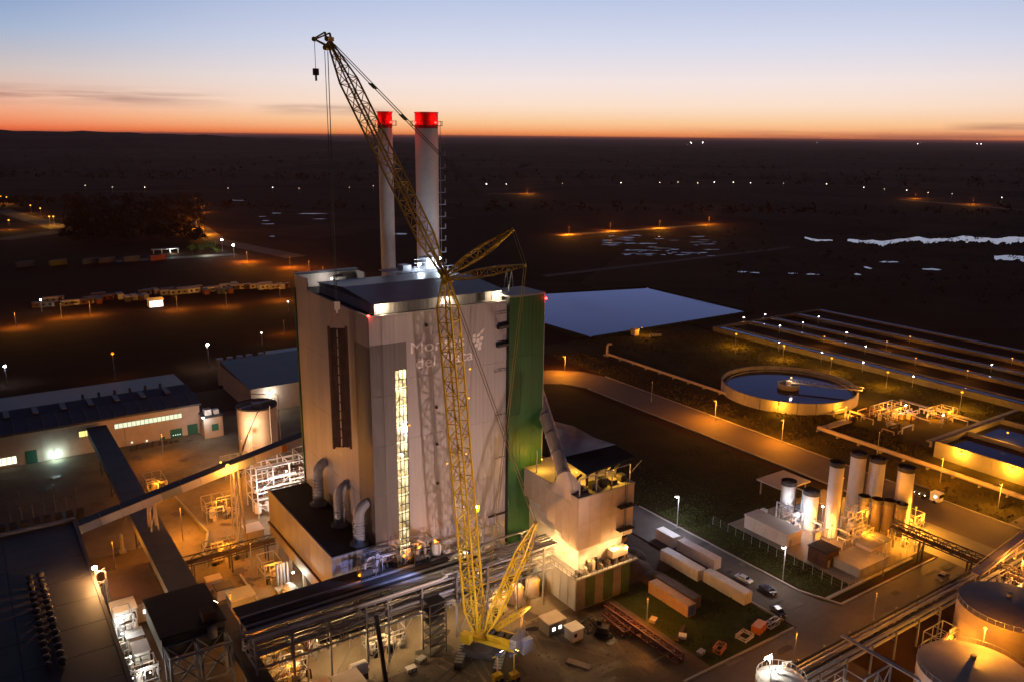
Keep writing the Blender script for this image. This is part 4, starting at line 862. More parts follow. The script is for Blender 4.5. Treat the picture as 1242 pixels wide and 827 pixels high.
# things lying in the laydown yard
def clutter(name, label, cat, x, y, fn, rz=0, group=None):
    t = thing(name, label, cat, (x, y, .08), group); t.rotation_euler = (0, 0, rz); fn(t); return t
def pipes(n, Ln, r, ma):
    def f(t):
        for i in range(n): MB().tube([(i*r*2.1-(n//2)*r*2, 0, r), (i*r*2.1-(n//2)*r*2, Ln, r)], r, 8).build('pipe', ma, t, True, world=False)
    return f
def frame_(a, b, h, ma, br=.18):
    def f(t):
        s = MB(); P = [(-a, -b), (a, -b), (a, b), (-a, b)]
        for i in range(4):
            p, q = P[i], P[(i+1) % 4]; s.bar((*p, 0), (*p, h), br); s.bar((*p, h), (*q, h), br); s.bar((*p, br), (*q, br), br); s.bar((*p, br), (*q, h), br*.7)
        s.build('frame', ma, t, world=False)
    return f
def crate(a, b, h, ma):
    def f(t):
        MB().box(-a, a, -b, b, .15, h).build('box', ma, t, world=False); s = MB()
        for x in (-a*.8, 0, a*.8): s.box(x-.12, x+.12, -b, b, 0, .15); s.box(x-.08, x+.08, -b-.04, -b, .15, h)
        s.build('batten', M_RUST, t, world=False)
    return f
def excavator(ma, arm=1):
    def f(t):
        for y in (-.9, .9): MB().tube([(-1.4, y, .4), (1.4, y, .4)], .38, 8).build('track', M_TYRE, t, world=False)
        MB().box(-1.3, 1.1, -1.0, 1.0, .8, 1.9).build('body', ma, t, world=False); MB().box(.2, 1.2, -.9, 0, 1.9, 2.9).build('cab', M_GLASSD, t, world=False)
        MB().bar((1.0, .4, 1.6), (3.0, .4, 3.6), .3, .4).bar((3.0, .4, 3.6), (4.6, .4, 1.6), .25, .3).box(4.3, 5.0, 0, .8, .8, 1.7).build('digging_arm', ma, t, world=False)
    return f
clutter('pipe_stack', 'bundle of pale pipes on the dirt in front of the crane', 'pipes', 92, 107, pipes(4, 5, .18, M_CREAM), R_(28))
clutter('pipe_stack', 'dark pipe bundle lying beside the short red girder', 'pipes', 101, 112.5, pipes(5, 6, .22, M_DSTEEL), R_(-10))
clutter('lifting_cradle', 'rusty steel frame on the dirt near the cabins', 'steel frame', 100.2, 117.2, frame_(1.6, 1.1, 1.3, M_DSTEEL))
clutter('lifting_cradle', 'orange frame lying on the grass by the main road kerb', 'steel frame', 117.2, 97.2, frame_(1.5, .8, 1.1, M_ORANGEP), R_(20))
clutter('lifting_cradle', 'pale square frame on the grass near the orange skip', 'steel frame', 125.0, 97.4, frame_(1.5, 1.2, .8, M_CREAM), R_(10))
clutter('waste_skip', 'orange waste skip on the grass near the road corner', 'skip', 129.4, 97.4, crate(1.7, 1.0, 1.7, M_ORANGEP), R_(15))
clutter('lifting_cradle', 'bent rail frame beside the orange skip toward the corner', 'steel frame', 133.4, 97.0, frame_(1.6, .6, 1.4, M_STEEL), R_(5))
clutter('crate', 'pale crate on the dirt right of the long red girder', 'crate', 113.2, 112, crate(.9, .7, .8, M_CREAM), R_(25))
clutter('crate', 'small white crate on the grass before the blue-ended container', 'crate', 114.2, 104.4, crate(.8, .8, .7, M_WHITE), R_(40))
clutter('crate', 'grey crate among the steel at the lower lawn edge', 'crate', 113.2, 98.4, crate(.9, .6, .8, M_STEEL), R_(12))
clutter('excavator', 'small dark excavator standing between cabin and red girders', 'excavator', 101.2, 114.6, excavator(M_DSTEEL), R_(130))
clutter('excavator', 'small excavator working behind the white tower by the side road', 'excavator', 130.5, 142, excavator(M_ORANGEP), R_(20))
clutter('spoil_heap', 'dark heap of rubble behind the ochre container', 'rubble heap', 124.5, 131, lambda t: [MB().lathe((dx, dy, 0), [(r+random.uniform(-.3, .3), 0), (r*.7, h*.5), (r*.3, h*.9), (0, h)], 14).build('heap', M_EARTH, t, world=False) for dx, dy, r, h in ((0, 0, 5, 2.4), (4, 5, 4, 1.9), (1, -6, 3.4, 1.6))])
for i, (x, y) in enumerate(((62.5, 125.5), (65.5, 127))): clutter('crate', ('white tool crate on the gravel left of the stair tower', 'grey tool crate beside the stair tower foot')[i], 'crate', x, y, crate(1.0, .7, .8, (M_WHITE, M_GREYP)[i]), R_(20*i))
# wall of stored sheets and sheds under the rack's left half
cabin(41.5, 46.5, 124.2, 128.4, 3.2, M_RUST, 'brown-roofed shed in front of the pipe bridge', (), mat('brown_sheet', (.22, .12, .07), .7))
cabin(47.2, 52.0, 121.6, 127.4, 3.4, M_BLUE, 'blue tarpaulin shed with pale roof in front of the pipe bridge', (), M_CREAM, lit=False)
th = thing('tank_trailer', 'white tank with pipework behind the blue shed', 'tank', (52.5, 128.6, 0)); MB().tube([(51.2, 128.6, 2.4), (51.6, 128.6, 2.4), (54.6, 128.6, 2.4), (55, 128.6, 2.4)], [.6, 1.3, 1.3, .6], 18).build('shell', M_WHITE, th, True); MB().box(51.5, 54.7, 127.8, 129.4, 0, 1.2).build('saddle', M_DSTEEL, th)
tc_ = thing('mobile_crane_boom', 'dark slanting telescopic boom rising at the lower frame edge', 'mobile crane', (54.2, 118, 0))
MB().bar((54.2, 118, 1.5), (55.6, 125.4, 14.5), .7, .8).build('boom', M_DSTEEL, tc_); MB().box(52.6, 55.8, 112, 119, .8, 2.2).build('carrier', M_DSTEEL, tc_)
for y in (113, 115, 118): MB().tube([(52.4, y, .6), (56, y, .6)], .6, 12).build('wheel', M_TYRE, tc_)

# ================================================================== LEFT: halls, tank, conveyors
def wallrect(px, Y):
    (x0, y0), (x1, y1) = px; a = F(x0, y0, Y); b = F(x1, y1, Y); return min(a.x, b.x), max(a.x, b.x), min(a.z, b.z), max(a.z, b.z)
def lit_window(parent, Y, x0, x1, z0, z1, n, col=(1, .93, .62), st=1.6, name='window', dark=M_DSTEEL):
    f_ = MB().box(x0-.12, x1+.12, Y-.06, Y-.01, z0-.12, z1+.12).build(name, dark, parent); w_ = (x1-x0)/n
    for i in range(n): MB().box(x0+i*w_+.06, x0+(i+1)*w_-.06, Y-.1, Y-.07, z0, z1).build('pane', glow('pane_%d_%d' % (col[2]*100, st*10), col, st), f_)
    return f_
M_TEAL = mat('teal_door', (.02, .13, .10), .6, var=.15)
HY = 282
hall = thing('workshop_hall', 'long workshop hall with dark ridged roof, teal doors and lit windows', 'hall', (0, HY, 0))
MB().box(-70, 62.5, HY+.2, 321, 0, 10.8).build('wall', M_CREAM, hall)
for i in range(16): x = -65.5+i*8; piece('wall_panel', hall, M_CREAM, x+.05, x+7.95, HY, HY+.18, .1, 10.6)
s = MB()
for y0, z0, y1, z1 in ((HY-.8, 10.8, 291, 12.4), (291.02, 11.2, 300, 12.9), (300.02, 11.8, 322, 11.2)): s.add([(-70, y0, z0), (63, y0, z0), (63, y1, z1), (-70, y1, z1), (-70, y0, z0-.6), (63, y0, z0-.6), (63, y1, z0-.6), (-70, y1, z0-.6)], [(0, 1, 2, 3), (4, 7, 6, 5), (0, 4, 5, 1), (1, 5, 6, 2), (3, 2, 6, 7), (0, 3, 7, 4)])
s.build('roof', M_ROOF, hall)
for i in range(14): x = -50+i*8; MB().box(x, x+1.6, 292, 299, 12.95, 13.15).build('skylight', M_GREYP, hall)
for i in range(6): x = 30+i*5; MB().tube([(x, 306, 11.6), (x, 306, 13)], .5, 10).build('roof_vent', M_STEEL, hall)
for i in range(33): x = -68+i*4; MB().add([(x, HY-.8, 10.82), (x+.14, HY-.8, 10.82), (x+.14, 291, 12.42), (x, 291, 12.42), (x, HY-.8, 10.95), (x+.14, HY-.8, 10.95), (x+.14, 291, 12.55), (x, 291, 12.55)], [(4, 5, 6, 7), (0, 1, 5, 4), (1, 2, 6, 5), (3, 0, 4, 7)]).build('roof_seam', M_GREYP, hall)
lit_window(hall, HY, 25.2, 30.6, 5.9, 7.7, 3, (1, .86, .25), 1.3); lit_window(hall, HY, 35.6, 56.6, 6.6, 8.2, 16, (.95, 1, .66), 1.0); lit_window(hall, HY, 2.2, 7.6, 1.0, 3.4, 4, (1, .95, .7), 1.5)
for px in (((30, 547), (47, 566)), ((206, 521), (222, 535)), ((227, 515), (241, 533)), ((194, 530), (201, 538))):
    x0, x1, z0, z1 = wallrect(px, HY); MB().box(x0, x1, HY-.08, HY-.02, max(.1, z0), z1).build('door', M_TEAL, hall)
x0, x1, z0, z1 = wallrect(((207, 522), (221, 534)), HY)
for i in range(4):
    for j in range(2): bulb(hall, (x0+.7+i*(x1-x0-1.2)/3, HY-.15, z0+.9+j*1.6), (.75, 1, .85), 2, .16, 'door_light')
for x, y in ((160, 536), (178, 534)): p = F(x, y, HY); bulb(hall, (p.x, HY-.15, p.z), (1, .9, .7), 1.6, .3, 'wall_lamp')
p = F(67, 550, HY); bulb(hall, (p.x, HY-1.2, p.z+.4), (.7, 1, .95), 60, .3, 'wall_lamp'); light(hall, (p.x, HY-1.6, p.z+.2), (.66, 1, .93), 1300, .3)
ab = thing('annex_building', 'small pale two-storey block at the right end of the workshop hall', 'building', (64.8, 275, 0))
MB().box(62.0, 68.2, 275, 281.5, 0, 7.2).build('wall', M_CREAM, ab); MB().box(61.8, 68.4, 274.8, 281.6, 7.2, 7.5).build('roof', M_ROOF, ab); MB().box(63, 65.2, 277, 279.6, 7.5, 9.4).box(66, 67.6, 277, 279, 7.5, 9).build('rooftop_unit', M_WHITE, ab); MB().box(64.4, 66.6, 274.9, 274.98, 2.4, 4.8).build('window', M_TEAL, ab)
lampstd((61.4, 273, 0), 8.4, (.85, .95, 1), 1500, 'white lamp post in front of the workshop hall end', st=60, r=.4)
ps_ = thing('parts_pile', 'low row of dark machine parts on the yard before the hall', 'machine parts', (47, 277.5, 0))
for i in range(9): MB().box(39+i*1.7, 40.2+i*1.7, 276.6, 278, .1, .5+.9*random.random()).build('part', M_DSTEEL, ps_)
tk = thing('storage_tank', 'round pale tank with open dark top beside the conveyor', 'tank', (74.3, 256, 0))
MB().lathe((74.3, 256, 0), [(6.2, 0), (6.2, 15.2), (5.95, 15.2), (5.95, 13.8), (0, 13.4)], 44).build('shell', M_CREAM, tk, True); MB().lathe((74.3, 256, 0), [(6.35, 15.0), (6.5, 15.0), (6.5, 15.5), (6.2, 15.5), (6.2, 15.2)], 44).build('top_ring', M_DSTEEL, tk, True)
MB().bar((68.5, 254, 15.6), (80, 258, 15.6), 1.0, .2).box(73, 76, 255, 257.4, 14, 15.9).build('walkway', M_STEEL, tk); s = MB()
for i in range(19): a = math.pi+.3+i*.055; a2 = a+.055; s.bar((74.3+6.6*math.cos(a), 256+6.6*math.sin(a), .5+i*.78), (74.3+6.6*math.cos(a2), 256+6.6*math.sin(a2), 1.28+i*.78), .7, .18)
s.build('spiral_stair', M_DSTEEL, tk)
MB().tube([(76.6, 249.6, 0), (76.6, 249.6, 16.4)], .22, 8).tube([(80.6, 253, 0), (80.6, 253, 18.4), (73, 258, 18.6)], .16, 8).build('riser_pipe', M_PIPE, tk, True)
bulb(tk, (69.0, 247.2, 9.0), WARM, 30, .3, 'tank_lamp'); light(tk, (68.4, 246.4, 9.0), (1, .68, .42), 7000, .3); MB().tube([(69, 247.2, 0), (69, 247.2, 8.8)], .1, 8).build('lamp_pole', M_STEEL, tk)
MB().box(70.4, 72.4, 250.4, 250.9, 0, 3.4).build('door_frame', M_CREAM, tk)
h2 = thing('warehouse', 'dark-roofed warehouse with lit window behind the round tank', 'warehouse', (96, 290, 0))
MB().box(83, 130, 292, 330, 0, 9.6).build('wall', M_CREAM, h2); MB().add([(82.5, 291.5, 9.62), (130.5, 291.5, 9.62), (130.5, 330.5, 11.5), (82.5, 330.5, 11.5), (82.5, 330.5, 9.62), (130.5, 330.5, 9.62)], [(0, 1, 2, 3), (3, 2, 5, 4), (0, 3, 4), (1, 5, 2), (0, 4, 5, 1)]).build('roof', M_ROOF, h2)
lit_window(h2, 292, 86.5, 91.5, 2.0, 4.6, 4, (1, .9, .7), 1.4)
for i, x in enumerate((84, 88, 92, 96, 101)): MB().tube([(x, 336, 0), (x, 336, 11)], 1.3, 12).build('cooling_fan', M_WHITE, h2, True)
MB().box(104, 124, 333, 340, 0, 10.4).build('lean_to', M_WHITE, h2)
bulb(h2, (90, 290.6, 7.4), WHITE, 30, .25, 'wall_lamp'); light(h2, (90, 290, 7.2), WHITE, 1400, .3)
# open steel process structure glowing behind the building
sp = thing('process_structure', 'brightly lit open steel pipe structure under the conveyor', 'steel structure', (70, 205, 0))
s = MB()
for x in (58.5, 63, 67.5, 72, 76.5):
    for y in (206, 211, 216): s.bar((x, y, 0), (x, y, 14), .3)
for z in (3.5, 7, 10.5, 14):
    for y in (206, 211, 216): s.bar((58.5, y, z), (76.5, y, z), .26)
    for x in (58.5, 63, 67.5, 72, 76.5): s.bar((x, 206, z), (x, 216, z), .22)
for i in range(4): s.bar((58.5+i*4.5, 206, 0 if i % 2 else 3.5), (63+i*4.5, 206, 3.5 if i % 2 else 0), .14); s.bar((58.5+i*4.5, 206, 7), (63+i*4.5, 206, 10.5), .14)
s.build('steel_frame', M_WHITE, sp)
random.seed(5)
for i in range(46):
    z = random.choice((1.2, 2.2, 3.9, 4.8, 5.6, 7.4, 8.4, 9.3, 11, 12.2, 14.3)); y = random.uniform(205.4, 215); r = random.uniform(.1, .32); x0 = random.uniform(57.5, 68); x1 = x0+random.uniform(4, 10)
    MB().tube([(x0, y, z-.9), (x0, y, z), (x1, y, z), (x1, y, z-random.choice((.9, 2.4)))], r, 8).build('pipe', random.choice((M_PIPE, M_WHITE, M_STEEL, M_RUST)), sp, True)
for i in range(7): x = 58.6+i*2.7; MB().lathe((x, 206.8, 0), [(0, 1.2), (.9, 1.4), (.9, 3.6), (.6, 4.1), (0, 4.2)], 14).build('vessel', M_WHITE, sp, True)
for x, y, z, c_, pw in ((60, 204.2, 9.2, COOL, 1600), (66, 204.2, 12.6, (1, .8, .66), 2600), (72, 204.0, 8.6, (1, .78, .66), 2200), (64, 204, 4.2, (1, .7, .5), 1800), (70, 204, 3.2, AMBER, 1400)): bulb(sp, (x, y, z), c_, 50, .2, 'work_lamp'); light(sp, (x, y-.6, z), c_, pw, .3)
# inclined conveyor gallery to the boiler house
cv_ = thing('conveyor_gallery', 'inclined covered conveyor gallery climbing to the boiler house', 'conveyor', (40, 195, 0))
A0 = Vector((15.2, 195, 13.8)); A1 = Vector((68.5, 195, 24.6)); nseg = 12
for i in range(nseg):
    a = A0+(A1-A0)*(i/nseg); b = A0+(A1-A0)*((i+.985)/nseg)
    MB().bar(a, b, 2.6, 2.0).build('side_panel', M_CREAM if i % 4 else M_CONC, cv_)
    MB().bar(a+Vector((0, 0, 1.12)), b+Vector((0, 0, 1.12)), 3.0, .16).build('roof_panel', M_ROOFB, cv_)
for x, z in ((30, 15.7), (49.6, 19.7)):
    s = MB()
    for dy in (-1.4, 1.4): s.bar((x-.5, 195+dy*1.7, 0), (x, 195+dy*.7, z), .34); s.bar((x+1.6, 195+dy*1.7, 0), (x+1.2, 195+dy*.7, z), .34)
    for k in range(4): s.bar((x-.4, 193, 2+k*4), (x+1.5, 197, 5+k*4 if 5+k*4 < z else z), .15)
    s.build('trestle', M_CREAM, cv_)
MB().box(61.8, 63.0, 193.3, 193.65, 22.4, 24.2).build('sign_plate', M_ORANGEP, cv_)
bulb(cv_, (48.2, 193.2, 22.0), (1, .66, .3), 120, .5, 'conveyor_lamp'); light(cv_, (48.2, 192.4, 21.8), (1, .42, .06), 6500, .3)
light(cv_, (47.6, 197.6, 21.4), (1, .42, .06), 6500, .3); bulb(cv_, (47.6, 197.2, 21.6), (1, .66, .3), 60, .3, 'conveyor_lamp')
# level gallery along the yard into the transfer house
g2 = thing('conveyor_gallery', 'dark level conveyor gallery running from the hall to the transfer house', 'conveyor', (30, 220, 0))
for i in range(14):
    y0 = 159.8+i*8.55; MB().box(27.4, 32.8, y0, y0+8.45, 6.4, 9.2).build('side_panel', M_RUST if i > 8 else M_GREYP, g2); MB().box(27.2, 33, y0, y0+8.45, 9.22, 9.4).build('roof_panel', M_ROOFB, g2)
for y in (170, 188, 206, 224, 242, 260):
    s = MB()
    for x in (28, 32.4): s.bar((x, y, 0), (x, y, 6.4), .35)
    s.bar((28, y, .4), (32.4, y, 6.2), .18); s.build('trestle', M_DSTEEL, g2)
bb = thing('belt_bridge', 'dark belt bridge descending past the transfer house toward the frame edge', 'conveyor', (35, 150, 0))
for i in range(8): y0 = 112+i*5.6; MB().box(33.6, 36.6, y0, y0+5.5, 5.2, 7.0).build('side_panel', M_DSTEEL, bb); MB().box(33.4, 36.8, y0, y0+5.5, 7.02, 7.2).build('roof_panel', M_ROOFB, bb)
for y in (118, 132, 146): MB().bar((34, y, 0), (34, y, 5.2), .3).bar((36.2, y, 0), (36.2, y, 5.2), .3).bar((34, y, 1), (36.2, y, 5), .14).build('trestle', M_DSTEEL, bb)
tf = thing('transfer_house', 'black-roofed transfer house on a steel lattice beside the pipe bridge', 'transfer house', (27.5, 151, 0))
MB().box(22, 33.2, 144.4, 159.6, 6.8, 11.2).build('wall', M_DSTEEL, tf); MB().box(21.7, 33.5, 144.1, 159.9, 11.2, 11.5).build('roof', M_ROOFD, tf); MB().box(29.6, 32, 144.9, 147.6, 11.5, 13.2).build('roof_hatch', M_RUST, tf); MB().lathe((30.8, 144.0, 8.8), [(0, 0), (.9, 0), (.9, 1.8), (0, 2.2)], 14).build('dust_filter', M_CREAM, tf, True)
s = MB()
for y in (139.5, 144.3):
    for x in (22.4, 27.6, 33): s.bar((x, y, 0), (x, y, 9.6), .42)
    for z in (3.2, 9.4): s.bar((22.4, y, z), (33, y, z), .34)
    for x in (22.4, 27.7): s.bar((x, y, 3.2), (x+5.3, y, 9.4), .26); s.bar((x, y, 9.4), (x+5.3, y, 3.2), .26)
for x in (22.4, 27.6, 33): s.bar((x, 139.5, 9.4), (x, 144.3, 9.4), .3); s.bar((x, 139.5, 3.2), (x, 144.3, 9.4), .2)
s.build('steel_lattice', M_STEEL, tf)
floodlight(tf, (33.3, 150.5, 11.9), (64, 168, 40), (1, .60, .47), 13000, 130)  # added floodlight, there to light the left wall of the boiler house
# bottom-left storage hall
sh = thing('storage_hall', 'huge flat dark storage hall roof filling the lower left corner', 'hall', (-20, 150, 0))
MB().box(-75, 15.4, 100, 209, 0, 9.6).build('wall', M_GREYP, sh)
for i in range(6):
    for j in range(11): piece('roof_panel', sh, M_ROOFB, -75+i*15.1, -75+(i+1)*15.1-.12, 100+j*9.91, 100+(j+1)*9.91-.12, 9.62, 9.8+.012*((i+j) % 3))
MB().box(-75.2, 15.7, 208.6, 209.3, 9.62, 10.5).build('parapet', M_GREYP, sh); MB().box(15.0, 15.7, 100, 208.5, 9.82, 10.3).build('parapet', M_ROOFB, sh)
for i in range(15): y = 148+i*2.5; MB().lathe((6.4-i*.02, y, 9.9), [(.5, 0), (.5, .8), (.8, .9), (.6, 1.3), (0, 1.5)], 12).build('roof_vent', M_ROOFB, sh, True); MB().lathe((4.2, y, 9.9), [(.5, 0), (.5, .7), (.8, .8), (.6, 1.2), (0, 1.4)], 12).build('roof_vent', M_ROOFB, sh, True)
lt = thing('lamp_tower', 'bright warm lamp on a pipe tower at the storage hall edge', 'lamp', (16.4, 176, 0))
s = MB()
for dx in (-.9, .9):
    for dy in (-.9, .9): s.bar((16.6+dx, 176+dy, 0), (16.6+dx, 176+dy, 11.6), .22)
for z in (3, 6, 9, 11.6): s.bar((15.7, 175.1, z), (17.5, 176.9, z), .15); s.bar((17.5, 175.1, z), (15.7, 176.9, z), .15)
for k in range(5): s.tube([(15.9+k*.4, 174.8, 0), (15.9+k*.4, 174.8, 8+k*.6)], .14, 6)
s.build('steel_tower', M_CREAM, lt); bulb(lt, (15.6, 176, 12.6), (1, .72, .42), 160, .5); light(lt, (15.4, 175.6, 12.5), (1, .47, .14), 12000, .3)
cabin(17.2, 21.6, 168.5, 173.2, 5.2, M_WHITE, 'white block house below the lamp tower', (), M_WHITE, lit=False)
cabin(18.2, 27.2, 171, 188, 4.6, M_CREAM, 'brown-roofed building with four small lit windows', tuple((18.9+i*2.1, 19.7+i*2.1, 2.0, 2.9) for i in range(4)), mat('brown_tile', (.11, .06, .04), .8, var=.25, scale=.5), name='yard_building')
s_ = 0
for x0, x1, y0, y1, h, lab in ((18.6, 21.4, 161.5, 164.6, 2.8, 'small grey roofed cabin next to the transfer house wall, upper one'), (18.8, 21.4, 155.6, 159.6, 2.8, 'small white cabin with lit grass beside it, lower one')):
    cabin(x0, x1, y0, y1, h, M_WHITE, lab, (), M_ANNEX, lit=False)
vv = thing('pump_skid', 'pump skid with pale pipes beside the storage hall wall', 'pump', (17, 160, 0))
for i in range(9): y = 152+i*1.7; MB().tube([(16.2, y, 0), (16.2, y, 1.6+.5*(i % 3)), (18, y+.4, 1.6+.5*(i % 3)), (18, y+.4, 0)], .24, 8).build('pipe', M_WHITE, vv, True)
for y in (154, 163, 168.2): bulb(vv, (17.8, y, 3.6), (.95, 1, .8), 40, .16, 'skid_lamp'); light(vv, (18.0, y-.4, 3.4), (1, .95, .78), 420, .2)
for i in range(4): bulb(vv, (17.4+i*1.0, 150.6, 1.2), WHITE, 10, .14, 'skid_lamp')
# crossing pipe bridge left of the annex, yard cabins and lamps in amber light
yb = thing('pipe_bridge', 'low dark pipe bridge crossing the amber yard to the annex', 'pipe bridge', (44, 182, 0))
s = MB()
for y in (181.2, 183.6):
    for z in (4.6, 6.0): s.bar((33, y, z), (55, y, z), .2)
    for i in range(10): s.bar((33+i*2.2, y, 4.6 if i % 2 else 6), (35.2+i*2.2, y, 6 if i % 2 else 4.6), .14)
    for x in (36, 44.5, 53): s.bar((x, y, 0), (x, y, 4.6), .26)
s.build('truss', M_DSTEEL, yb)
for k in range(4): MB().tube([(33, 181.6+k*.55, 5.0), (55, 181.6+k*.55, 5.0)], .2, 8).build('pipe', M_RUST, yb, True)
cabin(51.5, 55.6, 192.4, 197, 3.4, M_CREAM, 'pale flat-roofed hut under the inclined conveyor', (), M_CREAM, lit=False)
for k, (x, y, w_, d_, h_, lab) in enumerate(((37.6, 176, 3, 2.4, 2.2, 'ochre equipment box beside the level gallery, topmost of four'), (38.2, 170.5, 3.4, 3, 2.6, 'ochre equipment box beside the level gallery, second from the top'), (39.4, 163.5, 5, 4.4, 3.2, 'grey-roofed pump house beside the level gallery'), (40.6, 155.4, 3.4, 2.4, 2.4, 'pale box at the foot of the yard wall'), (40.0, 148.2, 4.2, 2.8, 2.6, 'pale lit box nearest the pipe bridge end'))):
    cabin(x, x+w_, y, y+d_, h_, (M_CREAM, M_CREAM, M_GREYP, M_CREAM, M_CREAM)[k], lab, (), (M_CREAM, M_ROOFB, M_ANNEX, M_CREAM, M_CREAM)[k], lit=False, name='equipment_hut')
yw = thing('yard_wall', 'low concrete wall bending through the amber yard', 'wall', (46, 200, 0)); MB().bar((42.6, 231, .5), (44.6, 204, .5), .5, 1.0).build('wall_section', M_CONC, yw); MB().bar((44.6, 203.8, .5), (40.4, 191, .5), .5, 1.0).build('wall_section', M_CONC, yw)
yw2 = thing('yard_wall', 'straight low concrete wall beside the pump house', 'wall', (46, 160, 0))
for i in range(5): MB().box(45.0, 45.5, 147+i*6.2, 153.1+i*6.2, 0, 1.1).build('wall_section', M_CONC, yw2)
un = thing('vibrating_screen', 'white-lit machine with hoppers under the annex overhang', 'machine', (53, 166, 0))
MB().box(50, 54.4, 161, 168, 0, 1.0).build('bed', M_CONC, un); s = MB()
for i in range(4): s.tube([(51+i*.8, 168.5, 1), (51+i*.8, 168.5, 6.2)], .3, 10)
s.build('standpipe', M_STEEL, un, True); MB().lathe((52, 164, 1.0), [(1.2, 0), (1.5, 1.4), (.4, 2.4), (0, 2.4)], 14).build('hopper', M_WHITE, un, True)
bulb(un, (53.6, 165.2, 4.9), WHITE, 60, .24, 'work_lamp'); light(un, (53.4, 164.4, 4.6), (.92, 1, .85), 1500, .25); light(un, (54.6, 152.5, 4.6), (1, .86, .6), 700, .25); bulb(un, (54.6, 152.5, 5.0), WARM, 30, .2, 'work_lamp')
for i, (x, y, h, pw, lab) in enumerate(((38.5, 204, 9, 20000, 'sodium lamp post on the amber yard behind the conveyor'), (47.5, 176, 9, 5500, 'sodium lamp post on the amber yard before the annex'), (47.6, 153.5, 8, 9000, 'sodium lamp post in the amber yard nearest the pipe bridge'), (57.5, 228, 9, 15000, 'sodium lamp post between the round tank and the yard wall'), (66, 246, 8, 3500, 'sodium lamp post at the foot of the round tank'), (21.6, 196, 8, 7000, 'sodium lamp post between storage hall and level gallery'), (38.4, 160, 7, 5000, 'sodium lamp post beside the pump house in the amber yard'), (46, 262, 9, 9000, 'sodium lamp post on the paved yard before the workshop hall'))):
    lampstd((x, y, 0), h, SODIUM, pw, lab, 'sodium lamps in the left yard', st=10, r=.2)
su = thing('substation', 'dim row of transformers and poles on the dark yard at the left', 'substation', (8, 236, 0))
for i in range(8): x = 0+i*2.6; MB().box(x, x+1.6, 232, 234, 0, 2.2).build('transformer', M_DSTEEL, su); MB().tube([(x+.4, 234.5, 0), (x+.4, 234.5, 6+2*(i % 3))], .14, 6).build('pole', M_GREYP, su); MB().bar((x-.4, 234.5, 5.4), (x+1.2, 234.5, 5.4), .12).build('crossarm', M_GREYP, su)
for x, y, lab in ((24.8, 206, 'short pale post on the dark grass right of the conveyor end'), (30, 196, 'short pale post beside the level gallery')): t = thing('bollard_post', lab, 'post', (x, y, 0)); MB().tube([(x, y, 0), (x, y, 5)], [.5, .35], 10).build('shaft', M_CONC, t); MB().box(x-.8, x+.8, y-.8, y+.8, 0, .5).build('footing', M_CONC, t)

# ================================================================== RIGHT: silos plot
sl_ = lambda n, lab, x, y, r, h, ma=M_SILO, legs=0: None
def silo(lab, x, y, r, h, ma=M_SILO, dome=True, group='silos on the chemical plot', ladder=True):
    t = thing('silo', lab, 'silo', (x, y, 0), group); n = max(3, int(h/4)); dz = (h-.6)/n
    for i in range(n): MB().lathe((x, y, .3+i*dz), [(r, 0), (r, dz-.1), (r+.05, dz-.08), (r+.05, dz)], 28).build('shell_ring', ma, t, True)
    MB().lathe((x, y, h-.3), [(r, 0), (r*.7, .35), (0, .55)] if dome else [(r, 0), (r, .2), (0, .2)], 28).build('roof', ma, t, True); MB().lathe((x, y, 0), [(r+.3, 0), (r+.3, .3), (0, .3)], 28).build('plinth', M_CONC, t)
    q = MB().lathe((x, y, h), [(r+.12, -.2), (r+.2, -.2), (r+.2, .9), (r+.12, .9), (r+.12, .8), (r+.16, .8)], 28)
    if ladder:
        a = math.pi*.72+math.pi
        for d in (-.25, .25): q.bar((x+(r+.25)*math.cos(a)-d*math.sin(a), y+(r+.25)*math.sin(a)+d*math.cos(a), 0), (x+(r+.25)*math.cos(a)-d*math.sin(a), y+(r+.25)*math.sin(a)+d*math.cos(a), h), .08)
        for i in range(int(h/.6)): q.bar((x+(r+.25)*math.cos(a)+.25*math.sin(a), y+(r+.25)*math.sin(a)-.25*math.cos(a), .4+i*.6), (x+(r+.25)*math.cos(a)-.25*math.sin(a), y+(r+.25)*math.sin(a)+.25*math.cos(a), .4+i*.6), .05)
    q.build('guard_rail', M_DSTEEL, t); return t
silo('tall slim white silo standing alone at the front of the plot', 179.2, 115.7, 1.75, 19.8)
silo('leftmost of three tall white silos in the back row', 197.4, 121.3, 2.05, 16.6); silo('middle one of three tall white silos in the back row', 201.0, 117.8, 2.05, 15.4); silo('rightmost of three tall white silos, with a lamp at its foot', 197.4, 107.6, 2.05, 17.2)
silo('short wide pinkish silo at the left of the plot', 181.6, 131.2, 1.9, 8.4); silo('short silo between the wide one and the tall slim one', 178.2, 121.6, 1.95, 10.0)
for (x, y), lab in zip(((190.6, 114.2), (191.8, 111.2), (193.6, 109.0), (194.4, 106.0)), ('first dark tank from the left in the row before white silos', 'second dark tank from the left in the row before white silos', 'third dark tank from the left in the row before white silos', 'rightmost dark tank in the row before white silos')): silo(lab, x, y, 1.35, 8.2, mat('tank_brown', (.09, .065, .05), .6, var=.2), False, 'dark tanks before the silos', False)
